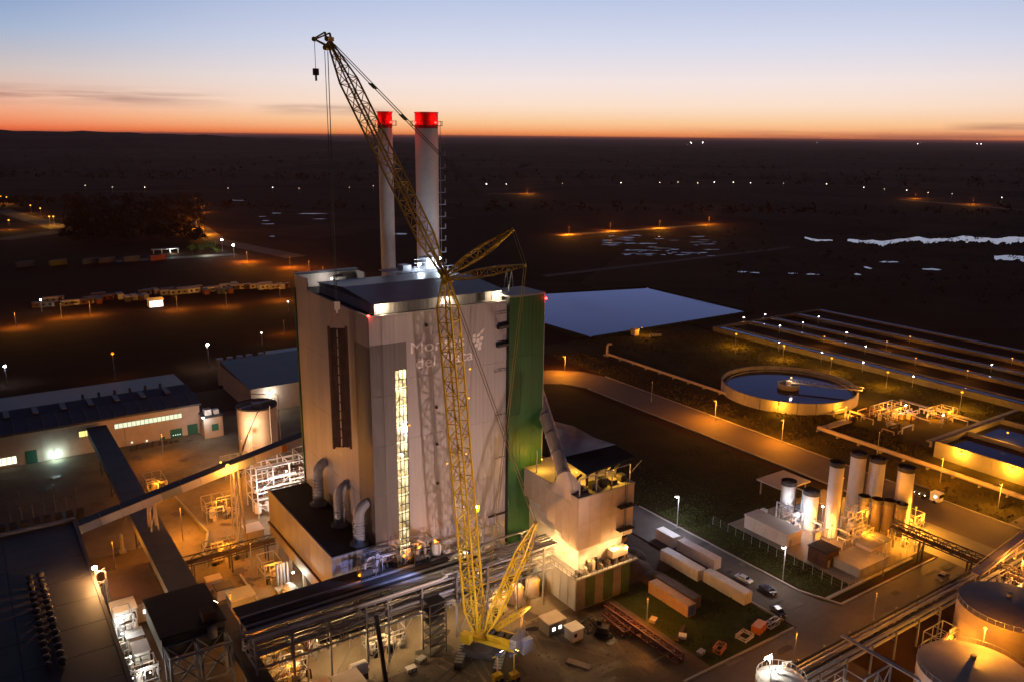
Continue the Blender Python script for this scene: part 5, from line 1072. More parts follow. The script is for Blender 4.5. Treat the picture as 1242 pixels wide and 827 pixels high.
def block(name, lab, cat, x0, x1, y0, y1, h, ma, rf, extra=None):
    t = thing(name, lab, cat, ((x0+x1)/2, (y0+y1)/2, 0)); MB().box(x0, x1, y0, y1, 0, h).build('wall', ma, t); MB().box(x0-.2, x1+.2, y0-.2, y1+.2, h, h+.25).build('roof', rf, t)
    n = max(2, int((y1-y0)/3))
    for i in range(n): piece('bay_panel', t, ma, x0-.1, x0-.01, y0+(y1-y0)*i/n+.08, y0+(y1-y0)*(i+1)/n-.08, .3, h-.2)
    MB().box(x0+.6, x0+1.6, y0-.06, y0-.01, 0, 2.1).build('door', M_GREYP, t)
    return t
block('control_block', 'long low pale building at the left edge of the silo plot', 'building', 164.2, 169.6, 117.4, 131.2, 3.6, M_CREAM, M_CREAM)
block('compressor_house', 'small dark-roofed brick house in front of the tall slim silo', 'building', 163.4, 168.2, 105.6, 110.8, 4.0, M_RUST, M_ROOFD)
block('bund', 'long flat concrete basin at the front of the silo plot', 'bund', 166.2, 178, 98.6, 106.0, 2.2, M_CONC, M_CONC)
block('pump_room', 'pale walled room under the pipe bridge end', 'building', 176.0, 184.5, 102.0, 106.4, 3.4, M_CREAM, M_CONC)
pe = thing('process_equipment', 'blue-white cabinets and pipes glowing between the short silos', 'equipment', (176, 128, 0))
random.seed(9)
for i in range(26):
    x = random.uniform(171, 188); y = random.uniform(112, 134); h = random.uniform(.8, 3.4); 
    MB().box(x, x+random.uniform(.6, 2), y, y+random.uniform(.6, 2), 0, h).build('cabinet', random.choice((M_WHITE, M_ANNEX, M_CREAM)), pe)
for i in range(30):
    x = random.uniform(170, 192); y = random.uniform(100, 132); z = random.uniform(1, 4.5); d = random.uniform(2, 6)
    MB().tube([(x, y, 0), (x, y, z), (x+d*(i % 2), y+d*(1-i % 2), z), (x+d*(i % 2), y+d*(1-i % 2), .2)], random.uniform(.1, .24), 8).build('pipe', random.choice((M_WHITE, M_CREAM, M_PIPE)), pe, True)
for x, y, z, h in ((185.5, 127.5, 2.2, 4.6), (183.2, 126, 2.2, 3)): MB().box(x-1.2, x+1.2, y-1.2, y+1.2, z, z+h).build('cooling_unit', M_ANNEX, pe); MB().box(x-1, x+1, y-1, y+1, z+h, z+h+.3).build('fan_grille', M_DSTEEL, pe)
rf_ = thing('shelter', 'flat dim roof on posts behind the wide silo', 'shelter', (189, 140, 0)); MB().box(184, 196, 134.5, 144, 4.2, 4.6).build('roof', M_CREAM, rf_)
for x in (185, 195):
    for y in (135.4, 143): MB().box(x-.15, x+.15, y-.15, y+.15, 0, 4.2).build('post', M_STEEL, rf_)
fn = thing('fence', 'thin wire fence round the silo plot beside the lawn', 'fence', (158, 110, 0))
for i in range(16): y = 98+i*2.6; MB().tube([(158.6, y, 0), (158.6, y, 2.4)], .06, 6).build('fence_post', M_STEEL, fn)
for i in range(13): x = 158.6+i*2.6; MB().tube([(x, 97.9, 0), (x, 97.9, 2.4)], .06, 6).build('fence_post', M_STEEL, fn)
for z in (.5, 1.4, 2.3): MB().bar((158.6, 97.9, z), (158.6, 137, z), .012).bar((158.6, 97.9, z), (190, 97.9, z), .012).build('wire', M_STEEL, fn)
for x, y, h, c_, pw, st_, lab in ((197.2, 104.4, 3.4, (1, .36, .025), 20000, 160, 'glaring sodium lamp at the foot of the rightmost white silo'), (198.8, 126, 8, AMBER, 15000, 60, 'tall amber lamp behind the slim silo'), (184.5, 103.4, 3.2, SODIUM, 7000, 60, 'low orange lamp between pipes at the plot front'), (176.2, 118.6, 4.2, (1, .46, .14), 4200, 40, 'warm lamp between the short silo and the slim silo'),
        (183.2, 121.2, 5.2, (.85, .9, 1), 1500, 60, 'white lamp lighting cabinets between the short silos'), (176.6, 113.6, 4.4, (1, .42, .1), 5000, 50, 'warm lamp at the foot of the slim silo'), (172.6, 112.2, 5, SODIUM, 3500, 14, 'orange lamp beside the dark-roofed brick house'), (198.6, 104.4, 7.6, AMBER, 11000, 60, 'amber lamp on a post right of the rightmost silo'), (178.6, 128.4, 5.0, (.8, .88, 1), 1300, 40, 'white lamp left of the short silo'), (189.5, 101.5, 3, AMBER, 9000, 30, 'orange lamp over the pump room roof')):
    lampstd((x, y, 0), h, c_, pw, lab, 'lamps on the silo plot', st=st_, r=.26)
# truss pipe bridge from the plot over the main road
pb = thing('pipe_bridge', 'dark truss pipe bridge crossing above the main road', 'pipe bridge', (186, 90, 0))
for x in (185.2, 187.2):
    MB().bar((x, 103.5, 7.6), (x, 72, 7.6), .25).bar((x, 103.5, 5.6), (x, 72, 5.6), .25).build('chord', M_DSTEEL, pb)
s = MB()
for i in range(14):
    y = 103.5-i*2.25; a, b = (5.6, 7.6) if i % 2 else (7.6, 5.6)
    for x in (185.2, 187.2): s.bar((x, y, a), (x, y-2.25, b), .16); s.bar((x, y, 5.6), (x, y, 7.6), .14)
    s.bar((185.2, y, 7.6), (187.2, y-2.25, 7.6), .12)
s.build('bracing', M_DSTEEL, pb)
for k in range(4): MB().tube([(185.5+k*.45, 103.5, 6.0), (185.5+k*.45, 72, 6.0)], .18, 8).build('pipe', M_RUST, pb, True)
for y in (103, 95.4, 83.8): MB().bar((185.2, y, 0), (185.2, y, 5.6), .35).bar((187.2, y, 0), (187.2, y, 5.6), .35).bar((185.2, y, 1), (187.2, y, 5), .15).build('trestle', M_DSTEEL, pb)
# clarifier
CX, CY, CR, CZ = 272, 201.2, 26.4, 4.5
cl_ = thing('clarifier_tank', 'round concrete clarifier basin with dark water and centre drum', 'tank', (CX, CY, 0))
for i in range(24):
    a0 = 2*math.pi*i/24+.004; a1 = 2*math.pi*(i+1)/24-.004; pts = [(CX+CR*math.cos(a0+(a1-a0)*k/3), CY+CR*math.sin(a0+(a1-a0)*k/3)) for k in range(4)]+[(CX+(CR-.6)*math.cos(a1-(a1-a0)*k/3), CY+(CR-.6)*math.sin(a1-(a1-a0)*k/3)) for k in range(4)]
    MB().poly(pts, 0, CZ).build('wall_segment', M_CONC, cl_)
MB().lathe((CX, CY, 2.6), [(CR-.62, 0), (0, 0)], 64).build('water', M_WATER, cl_); MB().lathe((CX, CY, 0), [(CR-2.4, 2.5), (CR-2.4, 3.1), (CR-2.0, 3.1), (CR-2.0, 2.5)], 64).build('weir', M_CONC, cl_)
MB().lathe((CX, CY, 2.0), [(4.2, 0), (4.2, 2.6), (3.9, 2.6), (3.9, 2.0), (0, 2.0)], 32).build('centre_drum', M_CONC, cl_, True); MB().lathe((CX, CY, 4), [(1.2, 0), (1.2, 1.6), (0, 1.9)], 16).build('drive_unit', M_CREAM, cl_, True)
br2 = MB(); ba = math.atan2(179-CY, 286.8-CX); e = Vector((CX+math.cos(ba)*(CR+1), CY+math.sin(ba)*(CR+1), 5.0)); c0 = Vector((CX, CY, 5.0)); n = Vector((-math.sin(ba), math.cos(ba), 0))
br2.bar(c0, e, 1.8, .25)
for s_ in (-.9, .9):
    br2.bar(c0+n*s_+Vector((0, 0, 1.1)), e+n*s_+Vector((0, 0, 1.1)), .08)
    for i in range(12): q = c0+(e-c0)*(i/11)+n*s_; br2.bar(q, q+Vector((0, 0, 1.1)), .07)
br2.build('walkway_bridge', M_CONC, cl_)
bulb(cl_, (CX, CY-1, 7.2), WARM, 50, .36, 'drum_lamp'); light(cl_, (CX, CY-1.6, 7.0), (1, .7, .4), 900, .3)
p = G(945, 488, 4); q = Vector((p.x-.9, p.y-.9, 3.4)); bulb(cl_, (p.x-1.0, p.y-1.0, 3.6), AMBER, 80, .36, 'wall_lamp'); light(cl_, (p.x-1.8, p.y-1.8, 3.6), (1, .38, .02), 4500, .3)
light(cl_, (e.x, e.y-1, 5.6), AMBER, 5000, .3); bulb(cl_, (e.x, e.y-.4, 6.2), AMBER, 40, .25, 'wall_lamp')
# pipe cluster and pump station right of the clarifier
pc = thing('pump_station', 'tangle of orange-lit pipes and pumps right of the clarifier', 'pump station', (288, 160, 0))
random.seed(21)
for i in range(26):
    x = 262+random.uniform(0, 34); y = 148+random.uniform(0, 26)-(x-262)*.1; z = random.uniform(.6, 2.6); d = random.uniform(2, 8)
    MB().tube([(x, y, 0), (x, y, z), (x+(d if i % 2 else 0), y-(0 if i % 2 else d), z), (x+(d if i % 2 else 0), y-(0 if i % 2 else d), 0)], random.uniform(.15, .4), 8).build('pipe', random.choice((M_CREAM, M_WHITE, M_RUST)), pc, True)
for i in range(8): x = 268+random.uniform(0, 26); y = 152+random.uniform(0, 18); MB().box(x, x+2, y, y+2.4, 0, random.uniform(1, 2.8)).build('pump_housing', random.choice((M_CREAM, M_GREYP, M_RUST)), pc)
for k in range(3): MB().tube([(247+k*.9, 168-k*1.2, .8), (262, 168-k*1.2, .8), (268, 172-k*1.2, .8)], .34, 8).build('pipe', M_CREAM, pc, True)
for x, y, z, c_, pw, st_ in ((287, 160, 4, (1, .9, .8), 1500, 120), (279, 165, 3.6, SODIUM, 8000, 30), (292, 152, 3.6, SODIUM, 8000, 30), (268, 172, 3.4, AMBER, 7000, 30)): bulb(pc, (x, y, z), c_, st_, .36, 'station_lamp'); light(pc, (x-.4, y-.4, z), c_, pw, .3)
# long pale pipelines on sleepers
def pipeline(p, q, r, z, label, every=8, ma=M_CREAM):
    t = thing('pipeline', label, 'pipe', (p[0], p[1], 0)); P = Vector((*p, z)); Q = Vector((*q, z)); n = max(2, int((Q-P).length/every))
    for i in range(n):
        a = P+(Q-P)*(i/n); b = P+(Q-P)*((i+.995)/n); MB().tube([a, b], r, 12).build('pipe_length', ma, t, True); MB().box(a.x-.7, a.x+.7, a.y-.25, a.y+.25, 0, z-r*.8).build('support', M_CONC, t)
    return t
pipeline((248.6, 285, ), (248.4, 190), .55, 1.1, 'long pale pipeline running past the clarifier toward the pond'); pipeline((244.6, 167), (243.8, 70), .75, 1.4, 'long pale pipeline along the far road at the right')
rs = thing('outfall_stand', 'upright pale outfall stand at the upper end of the pipeline', 'pipe stand', (250, 286.5, 0)); MB().tube([(249, 286.4, 0), (249, 286.4, 4.6), (250.2, 287, 5.4), (252, 287, 5.2)], .55, 10).build('riser', M_CREAM, rs, True); MB().box(247.6, 250.4, 285.4, 287.6, 0, .6).build('footing', M_CONC, rs)
# rectangular concrete basin far right
rb = thing('concrete_basin', 'rectangular concrete basin with lamps on its wall, right frame edge', 'basin', (258, 132, 0))
for i in range(9): y1 = 131.5-i*9; piece('wall_panel', rb, M_CONC, 256.2, 256.9, y1-8.93, y1, 0, 5.4); piece('wall_panel', rb, M_CONC, 297.1, 297.8, y1-8.93, y1, 0, 5.4)
for i in range(5): x = 257+i*8; piece('wall_panel', rb, M_CONC, x, x+7.94, 130.8, 131.5, 0, 5.4)
MB().box(257, 297, 52, 130.7, 3.6, 3.7).build('water', M_WATER, rb); MB().box(274.5, 275.5, 52, 130.6, 3.8, 5.2).build('divider_wall', M_CONC, rb)
for x, y, z, st_ in ((255.6, 123, 4.6, 80), (255.6, 107.5, 4.6, 80), (255.6, 103.6, 4.9, 30), (281, 121, 6.6, 60)): bulb(rb, (x, y, z), AMBER, st_, .34, 'wall_lamp'); light(rb, (x-.9, y, z), (1, .38, .02), 7500 if st_ > 50 else 300, .3)
pw_ = thing('walkway', 'raised concrete walkway behind the rectangular basin', 'walkway', (300, 140, 0)); MB().box(262, 322, 136, 137.6, 2.2, 2.6).build('deck', M_CONC, pw_); MB().box(296, 297.6, 132, 168, 2.2, 2.58).build('deck', M_CONC, pw_)
for x in (264, 280, 296, 312): MB().box(x-.3, x+.3, 136.4, 137.2, 0, 2.2).build('pier', M_CONC, pw_)
# aeration basins: long walls with water between
bsn = thing('aeration_basin', 'row of long parallel aeration basins with lamps, upper right', 'basin', (360, 210, 0))
XW = (331, 337.5, 358, 376, 397, 418)
for j, x in enumerate(XW):
    for i in range(10): y0 = 120+i*17.4; piece('wall_section', bsn, mat('basin_wall', (.12, .105, .09), .85, var=.25, scale=.3), x-.6, x+.6, y0, y0+17.3, 0, 2.6)
for a, b, z in ((331, 337.5, 2.2), (337.5, 358, 1.0), (358, 376, 1.6), (376, 397, .8), (397, 418, 1.8)): MB().box(a+.62, b-.62, 120.2, 293.8, z-.1, z).build('water', M_WATER if a in (331,) else M_SLUDGE, bsn)
MB().box(330.4, 418.6, 294.02, 295.2, 0, 2.6).build('wall_section', MATS['basin_wall'], bsn)
for x in XW[2:]: MB().box(x+.65, x+3.6, 120.2, 293.8, 2.25, 2.3).build('channel_water', M_WATER, bsn); MB().box(x+3.62, x+3.9, 120.2, 293.8, 1.6, 2.5).build('channel_lip', MATS['basin_wall'], bsn)
lj = 0
PLAMP = []
for i, (px, py, c_, pw, st_, h) in enumerate(((893, 405, AMBER, 2600, 90, 7), (951, 419, AMBER, 2600, 90, 7), (1009, 434, AMBER, 2800, 100, 7), (1077, 451, AMBER, 2800, 100, 7), (1167, 475, AMBER, 3000, 110, 7))):
    g = G(px, py, h); lampstd((g.x, g.y, 0), h, (1, .42, .02), pw*8, '%s bright yellow lamp from the left along the lane behind the clarifier' % nth(i), 'yellow lamps along the basin lane', st=st_, r=.55)
for i, (px, py, c_, st_) in enumerate(((1000, 408, SODIUM, 60), (1076, 414, SODIUM, 50), (1104, 408, SODIUM, 50), (1111, 434, SODIUM, 60), (1174, 449, SODIUM, 60), (1228, 434, SODIUM, 50))):
    g = G(px, py, 6); lampstd((g.x, g.y, 2.6), 3.4, (1, .34, .03), 5500, '%s small orange lamp from the left on the aeration basin walls' % nth(i), 'orange lamps on the basin walls', st=st_, r=.38, pole_r=.07)
for i, (px, py) in enumerate(sorted(((946, 395), (974, 391), (993, 384), (1027, 403), (1050, 420), (945, 415), (997, 427), (1047, 439), (1108, 456), (1203, 442), (1144, 503), (902, 385), (928, 381)))):
    g = G(px, py, 5); lampstd((g.x, g.y, 0), 5, WHITE, 120, '%s small white lamp post from the left among the basins' % nth(i), 'white lamps among the basins', st=40, r=.3, pole_r=.07)
sl2 = thing('sluice_house', 'small sluice hut at the pond corner in yellow light', 'hut', (290, 310, 0)); MB().box(287, 290, 309, 312, 0, 3.2).build('wall', M_CREAM, sl2); MB().box(286.7, 290.3, 308.7, 312.3, 3.2, 3.5).build('roof', M_CONC, sl2); MB().tube([(292, 303, .8), (298, 301, .8)], .8, 12).build('culvert_pipe', M_CONC, sl2, True); bulb(sl2, (291, 308, 4.2), AMBER, 8, .25); light(sl2, (292, 307, 4.2), AMBER, 4000, .3)
# street lamps of the site
for px, py, h, c_, pw, st_, lab in ((821, 640, 9.2, (.8, .82, 1.0), 6500, 120, 'blue-white street lamp at the lawn kerb opposite the containers'), (949, 705, 9.0, (1, .82, .68), 3200, 60, 'warm white street lamp at the lawn kerb near the parked cars'), (685, 452, 7.5, SODIUM, 24000, 80, 'lone amber street lamp at the bend of the far road'), (1063, 556, 9, WARM, 0, 4, 'unlit slim mast beside the silos'), (867, 511, 8, SODIUM, 24000, 14, 'orange street lamp on the far road left of the silos'), (790, 487, 8, SODIUM, 0, 3, 'dim slim lamp post on the far road'), (948, 536, 8, SODIUM, 22000, 12, 'orange street lamp on the far road nearest the silos'), (1140, 585, 8, SODIUM, 15000, 8, 'orange street lamp on the far road right of the silos'), (1210, 618, 8, AMBER, 14000, 8, 'amber street lamp over the lorry apron')):
    g = G(px, py); lampstd((g.x, g.y, 0), h, c_, pw, lab, 'street lamps of the site roads', st=st_, r=.32 if pw else .12, arm=(-.9, 0) if pw else (0, 0))
for x, y, pw, lab in ((124, 84.6, 7500, 'sodium lamp post on the near side of the main road, left'), (150, 84.6, 5500, 'sodium lamp post on the near side of the main road, middle'), (172, 96.2, 5500, 'sodium lamp post between main road and silo plot')): lampstd((x, y, 0), 8.5, SODIUM, pw, lab, 'sodium lamps along the main road', st=6, r=.16)
lampstd((110.8, 111.5, 0), 6.5, SODIUM, 6500, 'sodium work lamp on a post beside the long red girder', 'sodium lamps along the main road', st=6, r=.16)
# a lorry on the far apron with row of lights
lo = thing('tank_lorry', 'tank lorry with lit cab and side lamps on the far apron', 'lorry', (226, 115, 0)); 
MB().tube([(222.6, 123, 2.2), (222.6, 122.4, 2.2), (222.6, 114.2, 2.2), (222.6, 113.6, 2.2)], [.5, 1.2, 1.2, .5], 16).build('tank', M_DSTEEL, lo, True); MB().box(221.4, 223.8, 110.4, 113, .7, 3.2).build('cab', M_WHITE, lo); MB().box(221.5, 223.7, 110.3, 110.39, 1.9, 2.9).build('windscreen', M_GLASSD, lo); MB().box(221.8, 223.4, 110.6, 123, .7, 1.0).build('chassis', M_DSTEEL, lo)
for y in (111.6, 115, 119.6, 121): MB().tube([(221.3, y, .5), (223.9, y, .5)], .5, 14).build('wheel', M_TYRE, lo, True)
for i in range(6): bulb(lo, (221.2, 114.4+i*1.6, 1.5), (1, .75, .5), 14, .14, 'side_lamp')
bulb(lo, (221.2, 111.4, 2.2), (1, .8, .6), 10, .3, 'cab_lamp')
bush = None
# ================================================================== BOTTOM RIGHT: tanks, racks
def bigtank(x, y, r, h, label, ma):
    t = thing('storage_tank', label, 'tank', (x, y, 0), 'large tanks at the lower right'); n = 4
    for i in range(n): MB().lathe((x, y, i*h/n), [(r, 0), (r, h/n-.06), (r+.05, h/n-.05), (r+.05, h/n)], 56).build('shell_ring', ma, t, True)
    MB().lathe((x, y, h), [(r+.1, -.05), (r+.1, .12), (r*.5, .5), (0, .8)], 56).build('roof', ma, t, True)
    s = MB()
    for k in range(40):
        a = 2*math.pi*k/40; s.bar((x+r*math.cos(a), y+r*math.sin(a), h+.1), (x+r*math.cos(a), y+r*math.sin(a), h+1.1), .06)
        a2 = 2*math.pi*(k+1)/40; s.bar((x+r*math.cos(a), y+r*math.sin(a), h+1.1), (x+r*math.cos(a2), y+r*math.sin(a2), h+1.1), .06)
    s.build('guard_rail', M_STEEL, t); MB().tube([(x+r*.3, y+r*.2, h+.4), (x+r*.3, y+r*.2, h+1.3)], .5, 12).build('hatch', M_GREYP, t, True)
    return t
M_TB = mat('tank_buff', (.40, .32, .25), .6, var=.15, scale=.3)
bigtank(138.4, 58.6, 9.2, 10.0, 'big buff storage tank at the lower right frame edge', M_TB); bigtank(164.6, 65.0, 9.6, 10.5, 'big brown storage tank above the buff one', mat('tank_mauve', (.22, .16, .13), .6, var=.15, scale=.3)); bigtank(190, 66, 8, 11, 'dark storage tank at the right frame edge', mat('tank_dark', (.08, .06, .055), .6, var=.15, scale=.3))
wt = thing('storage_tank', 'brilliantly lit white tank top at the lower frame edge', 'tank', (107.4, 75.4, 0)); tz = 10.6
MB().lathe((107.4, 75.4, 0), [(4.2, 0), (4.2, tz), (2.4, tz+1.1), (.6, tz+1.5), (0, tz+1.5)], 40).build('shell', M_WHITE, wt, True)
s = MB()
for k in range(24): a = 2*math.pi*k/24; a2 = a+2*math.pi/24; s.bar((107.4+4.1*math.cos(a), 75.4+4.1*math.sin(a), tz), (107.4+4.1*math.cos(a), 75.4+4.1*math.sin(a), tz+1.1), .07); s.bar((107.4+4.1*math.cos(a), 75.4+4.1*math.sin(a), tz+1.1), (107.4+4.1*math.cos(a2), 75.4+4.1*math.sin(a2), tz+1.1), .07)
for k in range(5): s.tube([(105.6+k, 76.2, tz+1), (105.6+k, 76.2, tz+2.2+.3*(k % 2)), (106.2+k, 75.6, tz+2.4)], .12, 8)
s.build('guard_rail', M_WHITE, wt); MB().tube([(106.6, 77.4, tz), (106.6, 77.4, tz+3.6)], .08, 8).build('lamp_pole', M_STEEL, wt); bulb(wt, (106.6, 77.4, tz+3.7), WHITE, 160, .26); light(wt, (106.6, 77.0, tz+3.3), (1, .88, .72), 1400, .2)
floodlight(wt, (107.2, 77.8, tz+3.4), (79, 145, 40), (1, .67, .58), 54000, 56, r=.9, blend=1.0); floodlight(wt, (106.0, 77.8, tz+3.4), (68, 142, 96), (1, .74, .40), 190000, 34, r=.5, blend=1.0)  # both floods added: fill for the boiler house front, light for the jib
br3 = thing('pipe_rack', 'dark pipe rack running along the near side of the main road', 'pipe rack', (150, 78, 0))
for x in range(112, 216, 8): MB().box(x-.15, x+.15, 76, 76.3, 0, 6.4).box(x-.15, x+.15, 81, 81.3, 0, 6.4).box(x-.14, x+.14, 76.3, 81, 6.0, 6.3).box(x-.14, x+.14, 76.3, 81, 4.2, 4.5).build('portal', M_GREYP, br3)
for k, (y, z, r) in enumerate(((76.8, 6.6, .3), (77.7, 6.5, .2), (78.5, 6.6, .3), (79.4, 6.55, .25), (80.3, 6.6, .3), (77, 4.8, .3), (78, 4.75, .25), (79, 4.8, .3), (80, 4.75, .25))): MB().tube([(110, y, z), (216, y, z)], r, 8).build('pipe', (M_GREYP, M_DSTEEL, M_PIPE)[k % 3] if k != 0 else M_GREYP, br3, True)
MB().bar((110, 75.9, 7.2), (216, 75.9, 7.2), .16).build('handrail', M_STEEL, br3)
lp = thing('pipeline', 'orange-lit lagged pipe along the near kerb of the main road', 'pipe', (115, 83.6, 0)); 
for i in range(5): MB().tube([(112+i*7, 83.4, 1.0), (118.9+i*7, 83.4, 1.0)], .55, 12).build('pipe_length', M_TB, lp, True); MB().box(112+i*7, 112.5+i*7, 82.9, 83.9, 0, .7).build('support', M_CONC, lp)
lp2 = thing('pipeline', 'short orange-lit pipe run beside the main road near the pipe bridge', 'pipe', (160, 84, 0)); 
for i in range(3): MB().tube([(158+i*6, 83.6, .8), (163.9+i*6, 83.6, .8)], .4, 10).build('pipe_length', M_TB, lp2, True); MB().box(158+i*6, 158.5+i*6, 83.2, 84, 0, .5).build('support', M_CONC, lp2)
ip = thing('inclined_gallery', 'orange-lit inclined pipe gallery climbing to the right frame edge', 'pipe gallery', (200, 78, 0))
for i in range(6): a = Vector((176+i*6, 77.6, 8.2+i*.9)); b = a+Vector((5.9, 0, .88)); MB().bar(a, b, 2.2, .3).build('deck', M_CREAM, ip); MB().bar(a+Vector((0, -1, 1.1)), b+Vector((0, -1, 1.1)), .1).bar(a+Vector((0, 1, 1.1)), b+Vector((0, 1, 1.1)), .1).bar(a+Vector((0, -1, 0)), b+Vector((0, -1, 1.1)), .1).build('truss', M_CREAM, ip); MB().bar(a+Vector((0, 0, -.2)), Vector((a.x, a.y, 6.4)), .3).build('leg', M_CREAM, ip)
for x in (186, 198): bulb(ip, (x, 74.6, 10.4), (1, .6, .3), 30, .2, 'gallery_lamp'); light(ip, (x, 74.2, 10.2), (1, .36, .05), 5000, .3)
gp = thing('pump_group', 'yellow-lit pumps and valves between the large tanks', 'pumps', (154, 66, 0))
for i in range(10): x = 150+(i % 5)*1.6; y = 63+(i//5)*4.4; MB().tube([(x, y, 0), (x, y, 1.4+.4*(i % 3)), (x+1.2, y+.8, 1.5)], .26, 8).build('pipe', M_CREAM, gp, True)
MB().bar((148.4, 69.5, 3.4), (150.6, 55, 3.4), 1.2, .2).bar((149, 69.5, 4.4), (151.2, 55, 4.4), .1).bar((147.8, 69.5, 4.4), (150, 55, 4.4), .1).build('catwalk', M_STEEL, gp); MB().bar((148.8, 68, 0), (148.8, 68, 3.4), .3).bar((150.3, 57, 0), (150.3, 57, 3.4), .3).build('leg', M_STEEL, gp)
bulb(gp, (149.6, 62.8, 12.3), (1, .62, .14), 120, .34); light(gp, (149.4, 62.6, 12.0), (1, .36, .025), 16000, .3); MB().tube([(149.6, 62.8, 0), (149.6, 62.8, 12.1)], .1, 8).build('lamp_pole', M_STEEL, gp)
rk = thing('steel_trestle', 'pale steel trestle with crossing walkway left of the buff tank', 'trestle', (128, 72, 0)); s = MB()
for x in (124, 128, 132):
    for y in (64, 70): s.bar((x, y, 0), (x, y, 7.4), .25)
for x in (124, 128): s.bar((x, 70, 1), (x+4, 70, 7), .16); s.bar((x, 70, 7), (x+4, 70, 1), .16); s.bar((x, 64, 1), (x+4, 64, 7), .16)
s.bar((124, 70, 7.4), (132, 70, 7.4), .25); s.bar((124, 64, 7.4), (132, 64, 7.4), .25); s.build('steel_frame', M_STEEL, rk); MB().bar((131.4, 80, 8.0), (131.0, 62, 8.0), .9, .2).build('walkway', M_STEEL, rk)
light(rk, (128, 61, 6.6), (.75, .72, 1), 700, .3); bulb(rk, (128, 61, 6.9), BLUEW, 20, .2)

# dense little process skids: frame, vessels, pipes and a lamp
def skid(x, y, w_, d_, h_, seed, label, lampc=None, pw=0, z=0.0, ma=M_STEEL):
    rn = random.Random(seed); t = thing('process_skid', label, 'process skid', (x, y, z)); s = MB(); nx = max(1, round(w_/3)); lv = max(1, round(h_/2.6))
    for i in range(nx+1):
        for yy in (y, y+d_): s.bar((x+w_*i/nx, yy, z), (x+w_*i/nx, yy, z+h_), .16)
    for l in range(1, lv+1):
        zz = z+h_*l/lv
        for yy in (y, y+d_): s.bar((x, yy, zz), (x+w_, yy, zz), .15)
        for i in range(nx+1): s.bar((x+w_*i/nx, y, zz), (x+w_*i/nx, y+d_, zz), .13)
        s.bar((x, y, zz-h_/lv), (x+w_/nx, y, zz), .09)
    s.build('frame', ma, t)
    for k in range(int(w_*1.1)+2):
        a = x+rn.uniform(0, w_); b = y+rn.uniform(.2, d_-.2); zz = z+rn.uniform(.8, h_); r = rn.uniform(.09, .24); e = min(x+w_+.5, a+rn.uniform(1.5, 4.5))
        MB().tube([(a, b, max(z, zz-rn.uniform(.8, 2))), (a, b, zz), (e, b, zz), (e, b+rn.uniform(-.6, .6), max(z, zz-rn.uniform(.5, 2)))], r, 8).build('pipe', rn.choice((M_PIPE, M_WHITE, M_CREAM, M_DSTEEL, M_RUST)), t, True)
    for k in range(max(1, int(w_/3))):
        a = x+1+rn.uniform(0, max(.1, w_-2)); b = y+d_*.5; r = rn.uniform(.5, .9); hh = rn.uniform(1.2, min(3.2, h_))
        MB().lathe((a, b, z+.3), [(0, 0), (r, .15), (r, hh), (r*.6, hh+.3), (0, hh+.35)], 14).build('vessel', rn.choice((M_WHITE, M_CREAM, M_ANNEX)), t, True); MB().lathe((a, b, z), [(r*.8, 0), (r*.8, .3), (0, .3)], 10).build('vessel_foot', M_DSTEEL, t)
    for k in range(int(w_/2)+1):
        a = x+rn.uniform(0, w_-.8); MB().box(a, a+rn.uniform(.5, 1.2), y+.2, y+rn.uniform(.8, 1.4), z, z+rn.uniform(.7, 1.9)).build('cabinet', rn.choice((M_GREYP, M_CREAM, M_DSTEEL)), t)
    if lampc: bulb(t, (x+w_*.5, y-.3, z+h_-.2), lampc, 40, .18); light(t, (x+w_*.5, y-.9, z+h_-.4), lampc, pw, .2)
    return t
skid(79.5, 140.2, 8, 3.2, 12.5, 1, 'tall pipe skid between the crane boom and the boiler house wall', (1, .7, .45), 500)
skid(89, 139.8, 7, 3.4, 10, 2, 'pipe skid at the foot of the green stair tower', AMBER, 500)
skid(60.5, 140.4, 7, 2.6, 3.6, 3, 'low pipe skid on the rack deck before the annex', None, 0, 13.75)
skid(68.2, 140.2, 7.4, 2.8, 4.2, 4, 'low pipe skid on the rack deck right of the stair slot', SODIUM, 160, 13.75)
skid(48, 140.5, 6, 3, 5.4, 5, 'pipe skid half hidden behind the pipe bridge', WARM, 600)
skid(38, 133.4, 7, 3, 5.0, 6, 'pipe skid beneath the left end of the pipe bridge', AMBER, 900)
skid(57, 132.6, 8, 3.4, 4.6, 7, 'pump skid under the pipe rack left of the stair tower', WARM, 700)
skid(84, 131.6, 3.4, 3, 5.2, 8, 'narrow pump skid under the rack behind the crane', AMBER, 800)
skid(16.6, 146, 4.6, 4, 5.6, 9, 'pipe skid beside the storage hall at the lower left', WHITE, 900)
skid(17.0, 163.8, 3.2, 4.2, 7.0, 10, 'slim white-lit pipe frame between block house and pump skid', WHITE, 900)
skid(40, 186.5, 9, 4, 5.0, 11, 'pipe skid on the amber yard left of the annex', SODIUM, 2500)
skid(46, 210, 8, 5, 6.0, 12, 'pipe skid on the amber yard under the conveyor', SODIUM, 3000)
skid(58, 236, 8, 5, 6.0, 13, 'pipe skid in front of the round tank', AMBER, 2500)
skid(36.8, 236, 5, 9, 4.0, 14, 'low rack of parts beside the level gallery', SODIUM, 2500)
skid(49.0, 171, 4.0, 6, 5.2, 15, 'pipe frame against the annex overhang', AMBER, 1500)
skid(37.6, 134.4+8, 5, 3.4, 4.2, 16, 'small skid between transfer house and pipe bridge', AMBER, 900)
skid(184.5, 112.2, 5.5, 3.6, 6.5, 17, 'pipe frame before the dark tanks on the silo plot', AMBER, 4000)
skid(170.5, 121.5, 5, 5, 5.4, 18, 'blue-white lit pipe frame left of the slim silo', (.85, .9, 1), 2200)
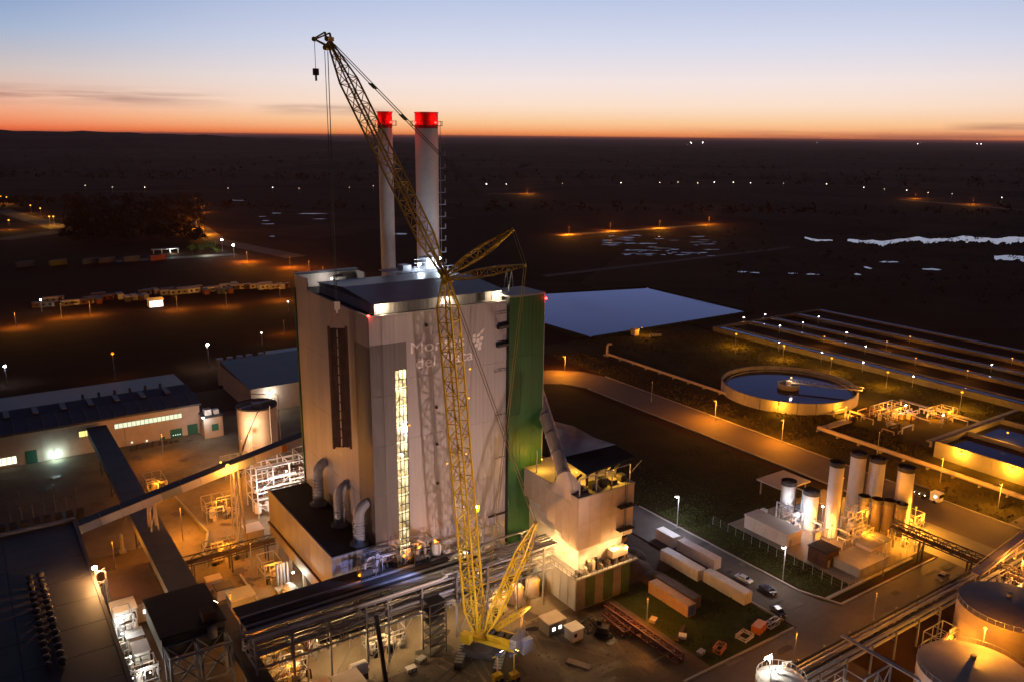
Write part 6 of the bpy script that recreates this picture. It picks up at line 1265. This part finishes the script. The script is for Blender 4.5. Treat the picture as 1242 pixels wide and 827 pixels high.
skid(178.5, 107.2, 6, 3.2, 4.4, 19, 'pipe frame right of the slim silo foot', SODIUM, 4000)
skid(189.6, 98.6, 5, 3.6, 4.6, 20, 'pipe frame at the apron side of the silo plot', AMBER, 4500)
skid(199.6, 104.6, 4, 5, 4.6, 21, 'pipe frame in the glare right of the rightmost silo', AMBER, 5000)
skid(272, 158, 14, 7, 5.0, 22, 'large pipe frame in the pump station beside the clarifier', SODIUM, 6000)
skid(290, 147, 9, 6, 4.4, 23, 'pipe frame at the right end of the pump station', SODIUM, 5000)
skid(150, 70.4, 7, 3.6, 5.4, 24, 'pipe frame between the large tanks at the lower right', AMBER, 3500)
skid(116, 70, 8, 4.2, 7.0, 25, 'steel pipe frame right of the lit white tank', (1, .8, .7), 900)
skid(176, 70.5, 8, 4.2, 7.6, 26, 'orange-lit pipe frame under the inclined gallery', (1, .4, .1), 4500)

# ================================================================== FAR: camp, lamps, trees
cmats = [M_GREYP, M_RUST, M_CREAM, mat('cabin_red', (.13, .03, .02), .7), M_WHITE, mat('cabin_blue', (.04, .06, .13), .7), M_CD]
random.seed(31)
proto = {}
def camp_cabin(ci, x, y, rz, label):
    if ci not in proto:
        t = thing('camp_cabin', label, 'cabin', (x, y, 0), 'cabins of the contractor camp'); ma = cmats[ci]
        MB().box(-4, 4, -1.5, 1.5, .2, 3.0).build('wall', ma, t, world=False); MB().box(-4.2, 4.2, -1.7, 1.7, 3.0, 3.3).build('roof', M_ROOFB if ci % 2 else M_CREAM, t, world=False)
        for k in range(2): MB().box(-2.6+k*3.4, -1.2+k*3.4, -1.55, -1.51, 1.2, 2.2).build('window', M_GLASSD, t, world=False)
        MB().box(2.6, 3.5, -1.56, -1.51, .2, 2.3).build('door', M_GREYP, t, world=False); t.rotation_euler = (0, 0, rz); proto[ci] = t; return t
    o = dup(proto[ci], (x, y, 0), rz, label); return o
names = ['grey', 'rust-brown', 'cream', 'dark red', 'white', 'blue-grey', 'brown']
for i in range(44):
    x = 38+i*3.3+random.uniform(-.8, .8); y = 548-(x-38)*.08+random.choice((0, 8, 16))+random.uniform(-2, 2); ci = random.randrange(7)
    camp_cabin(ci, x, y, random.choice((0, 0, R_(90), R_(12))), '%s cabin from the left in the contractor camp, %s walls' % (nth(i), names[ci]))
wl = thing('lit_tent', 'white glowing tent front in the middle of the contractor camp', 'tent', (101, 528, 0)); gl_ = G(190, 373)
wl.location = (gl_.x, gl_.y, 0); MB().box(gl_.x-4, gl_.x+4, gl_.y, gl_.y+5, .2, 4.2).build('wall', M_WHITE, wl); MB().box(gl_.x-3.6, gl_.x+3.6, gl_.y-.06, gl_.y-.02, .4, 3.9).build('lit_front', glow('tent_glow', (1, .95, .85), 3.2), wl); MB().add([(gl_.x-4.3, gl_.y-.3, 4.2), (gl_.x+4.3, gl_.y-.3, 4.2), (gl_.x+4.3, gl_.y+5.3, 4.2), (gl_.x-4.3, gl_.y+5.3, 4.2), (gl_.x-4.3, gl_.y+2.5, 5.6), (gl_.x+4.3, gl_.y+2.5, 5.6)], [(0, 1, 5, 4), (2, 3, 4, 5), (0, 4, 3), (1, 2, 5)]).build('roof', M_WHITE, wl)
random.seed(3)
def farlamp(px, py, h, col, pw, label, group, st=40, r=.5): g = G(px, py); return lampstd((g.x, g.y, 0), h, col, pw, label, group, st=st, r=r, pole_r=.12)
for px, py, pw in ((20, 398, 26000), (75, 386, 22000), (110, 383, 18000), (215, 376, 22000), (275, 372, 22000), (340, 365, 26000), (395, 440, 0)):
    if pw: farlamp(px, py, 8, (1, .38, .03), pw*2.4, 'shaded sodium lamp before the contractor camp, %s from the left' % nth((20, 75, 110, 215, 275, 340).index(px)), 'sodium lamps at the camp', 3, .16)
farlamp(51, 378, 7, COOL, 900, 'cold white lamp at the left end of the camp', None, 60, .6)
farlamp(140, 461, 11.5, SODIUM, 4200, 'orange lamp mast standing behind the workshop hall', None, 140, .62); farlamp(254, 446, 10.5, (1, .93, .85), 3800, 'bright white lamp mast standing behind the workshop hall', None, 170, .62); farlamp(9, 467, 8, (.6, .68, 1), 2600, 'blue-white lamp at the left frame edge behind the hall', None, 140, .55)
for px, py, lab in ((318, 418, 'white lamp on the dark field left of the boiler house'), (350, 378, 'white lamp between camp and boiler house')): farlamp(px, py, 6, WHITE, 700, lab, None, 20, .4)
for px, py in ((352, 470), (345, 405)): farlamp(px, py, 7, SODIUM, 20000, 'shaded sodium lamp left of the boiler house, %s one' % ('nearer' if py > 450 else 'farther'), 'sodium lamps left of the boiler house', 3, .16)
# entrance lights and green trees
for px, py, c_, lab in ((270, 305, BLUEW, 'blue-white lamp at the plant gate, left of two'), (284, 312, (1, .95, .9), 'white lamp at the plant gate, right of two')): farlamp(px, py, 10, c_, 7000, lab, None, 120, .9)
random.seed(77)
def tree(x, y, h, label):
    t = thing('tree', label, 'tree', (x, y, 0), 'trees at the plant gate'); MB().tube([(x, y, 0), (x+.2, y, h*.3), (x, y+.2, h*.6)], [.35, .25, .1], 8).build('trunk', M_BARK, t, True)
    s = MB()
    for k in range(5): a = k*1.3; s.tube([(x, y, h*.35), (x+math.cos(a)*h*.25, y+math.sin(a)*h*.25, h*.65)], [.14, .05], 5)
    s.build('limb', M_BARK, t); mb = MB()
    cl0 = [Vector((x+random.gauss(0, h*.17), y+random.gauss(0, h*.17), h*(.45+.45*random.random()))) for _ in range(9)]
    for c0 in cl0:
        for _ in range(70):
            p = c0+Vector((random.gauss(0, 1), random.gauss(0, 1), random.gauss(0, .8)))*h*.085; u = Vector((random.gauss(0, 1), random.gauss(0, 1), random.gauss(0, 1))).normalized()*.35; v_ = Vector((random.gauss(0, 1), random.gauss(0, 1), random.gauss(0, 1))).normalized()*.35
            o = len(mb.v); mb.v += [tuple(p-u), tuple(p+v_), tuple(p+u), tuple(p-v_)]; mb.f.append((o, o+1, o+2, o+3))
    mb.build('crown', M_LEAF, t); return t
for i, (px, py, h) in enumerate(((252, 306, 11), (259, 306, 9), (243, 307, 8), (233, 308, 8), (264, 309, 6))): g = G(px, py); tree(g.x, g.y, h, ('tall lit green tree at the plant gate', 'second lit green tree beside the gate lamps', 'low lit tree left of the gate trees', 'leftmost lit tree by the gate', 'small lit bush-like tree nearest the gate lamps')[i])
gt = thing('gatehouse', 'dim low gatehouse canopy along the entrance lane', 'building', (150, 735, 0)); A = G(200, 308); MB().box(A.x-10, A.x+12, A.y, A.y+6, 3.4, 4.0).build('roof', M_GREYP, gt)
for k in range(4): MB().box(A.x-9+k*6.6, A.x-8.5+k*6.6, A.y+.4, A.y+.9, 0, 3.4).build('post', M_STEEL, gt)
light(gt, (A.x+6, A.y-2, 3), (.9, 1, .85), 4000, .4)
q_ = G(250, 309); light(gt, (q_.x, q_.y-6, 5), (.9, 1, .8), 7000, .4)
B = G(225, 313); sheet('entrance_lane', [(B.x-70, B.y+3), (B.x+42, B.y-6), (B.x+42, B.y+7), (B.x-70, B.y+16)], .06, M_ASPH)
for i, (px, col) in enumerate(((20, (.03, .05, .11)), (60, (.10, .11, .02)), (100, (.03, .05, .10)), (120, (.035, .04, .09)), (150, (.03, .05, .1)), (182, (.14, .02, .025)))):      # row of trailers parked on the left
    g = G(px, 326-px*.05); t = make_container(13, mat('trailer_%d' % i, col, .6), ('dim blue trailer at the left frame edge, far row', 'dim olive trailer in the far row', 'dim blue trailer right of the olive one', 'second dim blue trailer right of the olive one', 'dim blue trailer left of the red one', 'dim dark red trailer at the right end of the far row')[i], None, 4.0); t['category'] = 'trailer'; t['group'] = 'trailers in the far row'; t.name = 'parked_trailer'; place(t, g.x, g.y, R_(-72))
for i in range(3): g = G(60+i*60, 330); light(None, (g.x, g.y-14, 9), COOL, 0.001, .3) if False else None
# lamps strung along distant roads
G1 = 'distant street lamps along the far road'
for i, (px, py) in enumerate(((104, 232), (137, 233), (176, 234), (277, 235.5), (331, 234.5), (363, 234.5), (424, 234), (453, 232), (590, 229.5), (614, 229))): farlamp(px, py+random.uniform(-.8, .8), 9, random.choice(((1, .78, .5), (1, .86, .66), (1, .7, .4), WHITE)), 1200, '%s tiny white lamp from the left in the distant row' % nth(i), G1, random.choice((2, 4, 8, 16)), random.choice((.6, .75, .95)))
for i, (px, py) in enumerate(((682, 227.5), (753, 227), (800, 227.5), (822, 227), (846, 227), (866, 227), (889, 227), (910, 227), (950, 227.5), (1002, 229), (1047, 233), (1072, 235.5), (1099, 237), (1125, 239.5), (1154, 242), (1214, 247))): farlamp(px, py+random.uniform(-.8, .8), 9, random.choice(((1, .78, .5), (1, .86, .66), (1, .7, .4), WHITE)), 1200, '%s tiny white lamp right of the stacks in the distant row' % nth(i), G1, random.choice((2, 4, 8, 16)), random.choice((.6, .75, .95)))
for i, (px, py, pw) in enumerate(((2, 243, 9000), (9, 244, 9000), (38, 255, 9000), (50, 259, 9000), (61, 270, 9000), (12, 275, 9000), (66, 270, 6000))): farlamp(px, py+4, 10, (1, .42, .04), pw*6, '%s warm lamp along the lit lane at the far left' % nth(i), 'lamps on the far left lane', 60, .9)
for i, (px, py, pw) in enumerate(((238, 248, 3000), (248, 258, 3500), (233, 277, 26000), (247, 285, 20000), (300, 318, 24000), (352, 325, 18000), (392, 338, 15000), (375, 330, 8000), (860, 272, 26000), (800, 277, 22000), (740, 280, 22000), (690, 285, 22000), (640, 235, 30000), (1110, 241, 20000), (1180, 248, 16000))): farlamp(px, py, 8, SODIUM, pw*10, 'shaded sodium lamp lighting a distant track, %s of them' % nth(i), 'sodium lamps on distant tracks', 2, .3)
for i, (px, py) in enumerate(((838, 174), (852, 173.5), (990, 173), (1113, 174.2), (1185, 174.5), (1190, 174.7))): farlamp(px, py+2, 30, WHITE, 0, '%s faint town light from the left on the horizon' % nth(i), 'town lights on the horizon', 50, 5)

# ================================================================== ground detail
random.seed(101)
def rubble(name, label, cat, n, area, smin, smax, ma, z=.08, keep=None, flat=.6):
    mb = MB()
    for _ in range(n):
        x0, x1, y0, y1 = random.choice(area); x = random.uniform(x0, x1); y = random.uniform(y0, y1); s_ = random.uniform(smin, smax)*random.choice((.5, .7, 1, 1)); a = random.uniform(0, 6.28)
        o = len(mb.v); mb.v += [(x+s_*math.cos(a+k*2.1)*random.uniform(.6, 1.2), y+s_*math.sin(a+k*2.1)*random.uniform(.6, 1.2), z) for k in range(3)]+[(x+random.uniform(-.3, .3)*s_, y+random.uniform(-.3, .3)*s_, z+s_*flat*random.uniform(.5, 1.2))]
        mb.f += [(o, o+1, o+3), (o+1, o+2, o+3), (o+2, o, o+3)]
    return tag(mb.build(name, ma), label, cat, kind='stuff')
rubble('loose_rubble', 'loose rubble and gravel strewn over the crane yard', 'rubble', 2200, ((56, 111, 96, 128), (112, 136, 127, 150), (36, 56, 112, 128)), .08, .3, mat('rubble_stone', (.12, .095, .075), .95, var=.5, scale=.6))
rubble('yard_litter', 'scattered stones and scrap on the amber left yard', 'rubble', 900, ((36, 55, 146, 250), (34, 62, 206, 280)), .08, .3, MATS['rubble_stone'])
rubble('grass_tuft', 'rough grass tufts on the lawns beside the side road', 'grass', 9000, ((112.5, 136, 95, 126), (151, 162, 99, 150), (151, 203, 136, 180)), .12, .34, mat('tuft', (.045, .055, .016), .95, var=.5, scale=.4, spec=.03), .04, flat=1.3)
rubble('scrub', 'rough grass and scrub on the ground round the clarifier', 'grass', 9000, ((227, 242, 60, 300), (250, 330, 220, 318), (300, 330, 120, 300), (246, 262, 135, 190)), .3, .8, mat('scrub_leaf', (.05, .042, .012), .95, var=.5, scale=.3, spec=.03), .0, flat=1.0)
M_MUD = mat('wet_mud', (.028, .02, .014), .45, var=.4, scale=.5, spec=.3); M_DUST = mat('pale_dust', (.15, .115, .08), .95, var=.4, scale=.3)
def track(name, pts, wd, ma, z):
    mb = MB(); n = len(pts)
    for i, p_ in enumerate(pts):
        a = Vector(pts[max(i-1, 0)]); b = Vector(pts[min(i+1, n-1)]); d = (b-a).normalized(); nn = Vector((-d.y, d.x))*wd/2*random.uniform(.7, 1.3); c = Vector(p_); mb.v += [(*(c-nn), z), (*(c+nn), z)]
    mb.f = [(2*i, 2*i+2, 2*i+3, 2*i+1) for i in range(n-1)]; return tag(mb.build(name, ma), kind='structure')
for i in range(16):
    x, y, a = random.uniform(60, 104), random.uniform(97, 118), random.uniform(-.6, .6)+random.choice((0, 1.57)); cv0 = random.uniform(-.03, .03); L0 = random.randint(8, 16); pts = []
    for k in range(L0): pts.append((min(max(x, 57), 110), min(max(y, 95), 126))); x += 1.6*math.cos(a); y += 1.6*math.sin(a); a += cv0*1.6
    for o_ in (-.9, .9): track('tyre_track', [(q[0]+o_*math.sin(a), q[1]-o_*math.cos(a)) for q in pts], .5, random.choice((M_MUD, M_MUD, M_DUST)), .085+.004*i)
for i in range(22): x, y = random.uniform(58, 110), random.uniform(97, 125); sheet('mud_puddle', blob(x, y, random.uniform(.6, 2.4), random.uniform(.4, 1.4), 16, .4, random.uniform(0, 3)), .16+.004*i, random.choice((M_MUD, M_MUD, MATS['puddle_water'])))
for i in range(18): x, y = random.choice(((random.uniform(104, 200), random.uniform(86.5, 93)), (random.uniform(138, 148.5), random.uniform(97, 150)))); w0 = random.uniform(1, 5); sheet('asphalt_patch', rect(x, x+w0, y, y+random.uniform(.6, 2)), .135+.003*i, random.choice((mat('patch_dark', (.035, .031, .028), .8, var=.3), mat('patch_pale', (.09, .078, .066), .8, var=.3))))
for i in range(40): x, y = random.choice(((random.uniform(37, 54), random.uniform(148, 240)), (random.uniform(0, 60), random.uniform(235, 280)), (random.uniform(60, 100), random.uniform(126.5, 137)))); sheet('stain', blob(x, y, random.uniform(.6, 3), random.uniform(.5, 2), 14, .4, random.uniform(0, 3)), .085+.003*i, random.choice((M_MUD, M_DUST)))

# ================================================================== evening haze over the plain
hz = MB().box(-72000, 72500, -72000, 72500, -4, 126).build('haze', M_JOINT); hz.data.materials.clear()
hm = bpy.data.materials.new('haze_air'); hm.use_nodes = True; ht = hm.node_tree; ht.nodes.clear()
hv = ht.nodes.new('ShaderNodeVolumePrincipled'); hv.inputs['Color'].default_value = (1.0, .56, .45, 1); hv.inputs['Density'].default_value = .000032; hv.inputs['Anisotropy'].default_value = .3
ho = ht.nodes.new('ShaderNodeOutputMaterial'); ht.links.new(hv.outputs[0], ho.inputs['Volume']); hz.data.materials.append(hm)
tag(hz, 'thin evening haze lying over the whole plain', 'haze', kind='stuff')
S.cycles.volume_bounces = 0
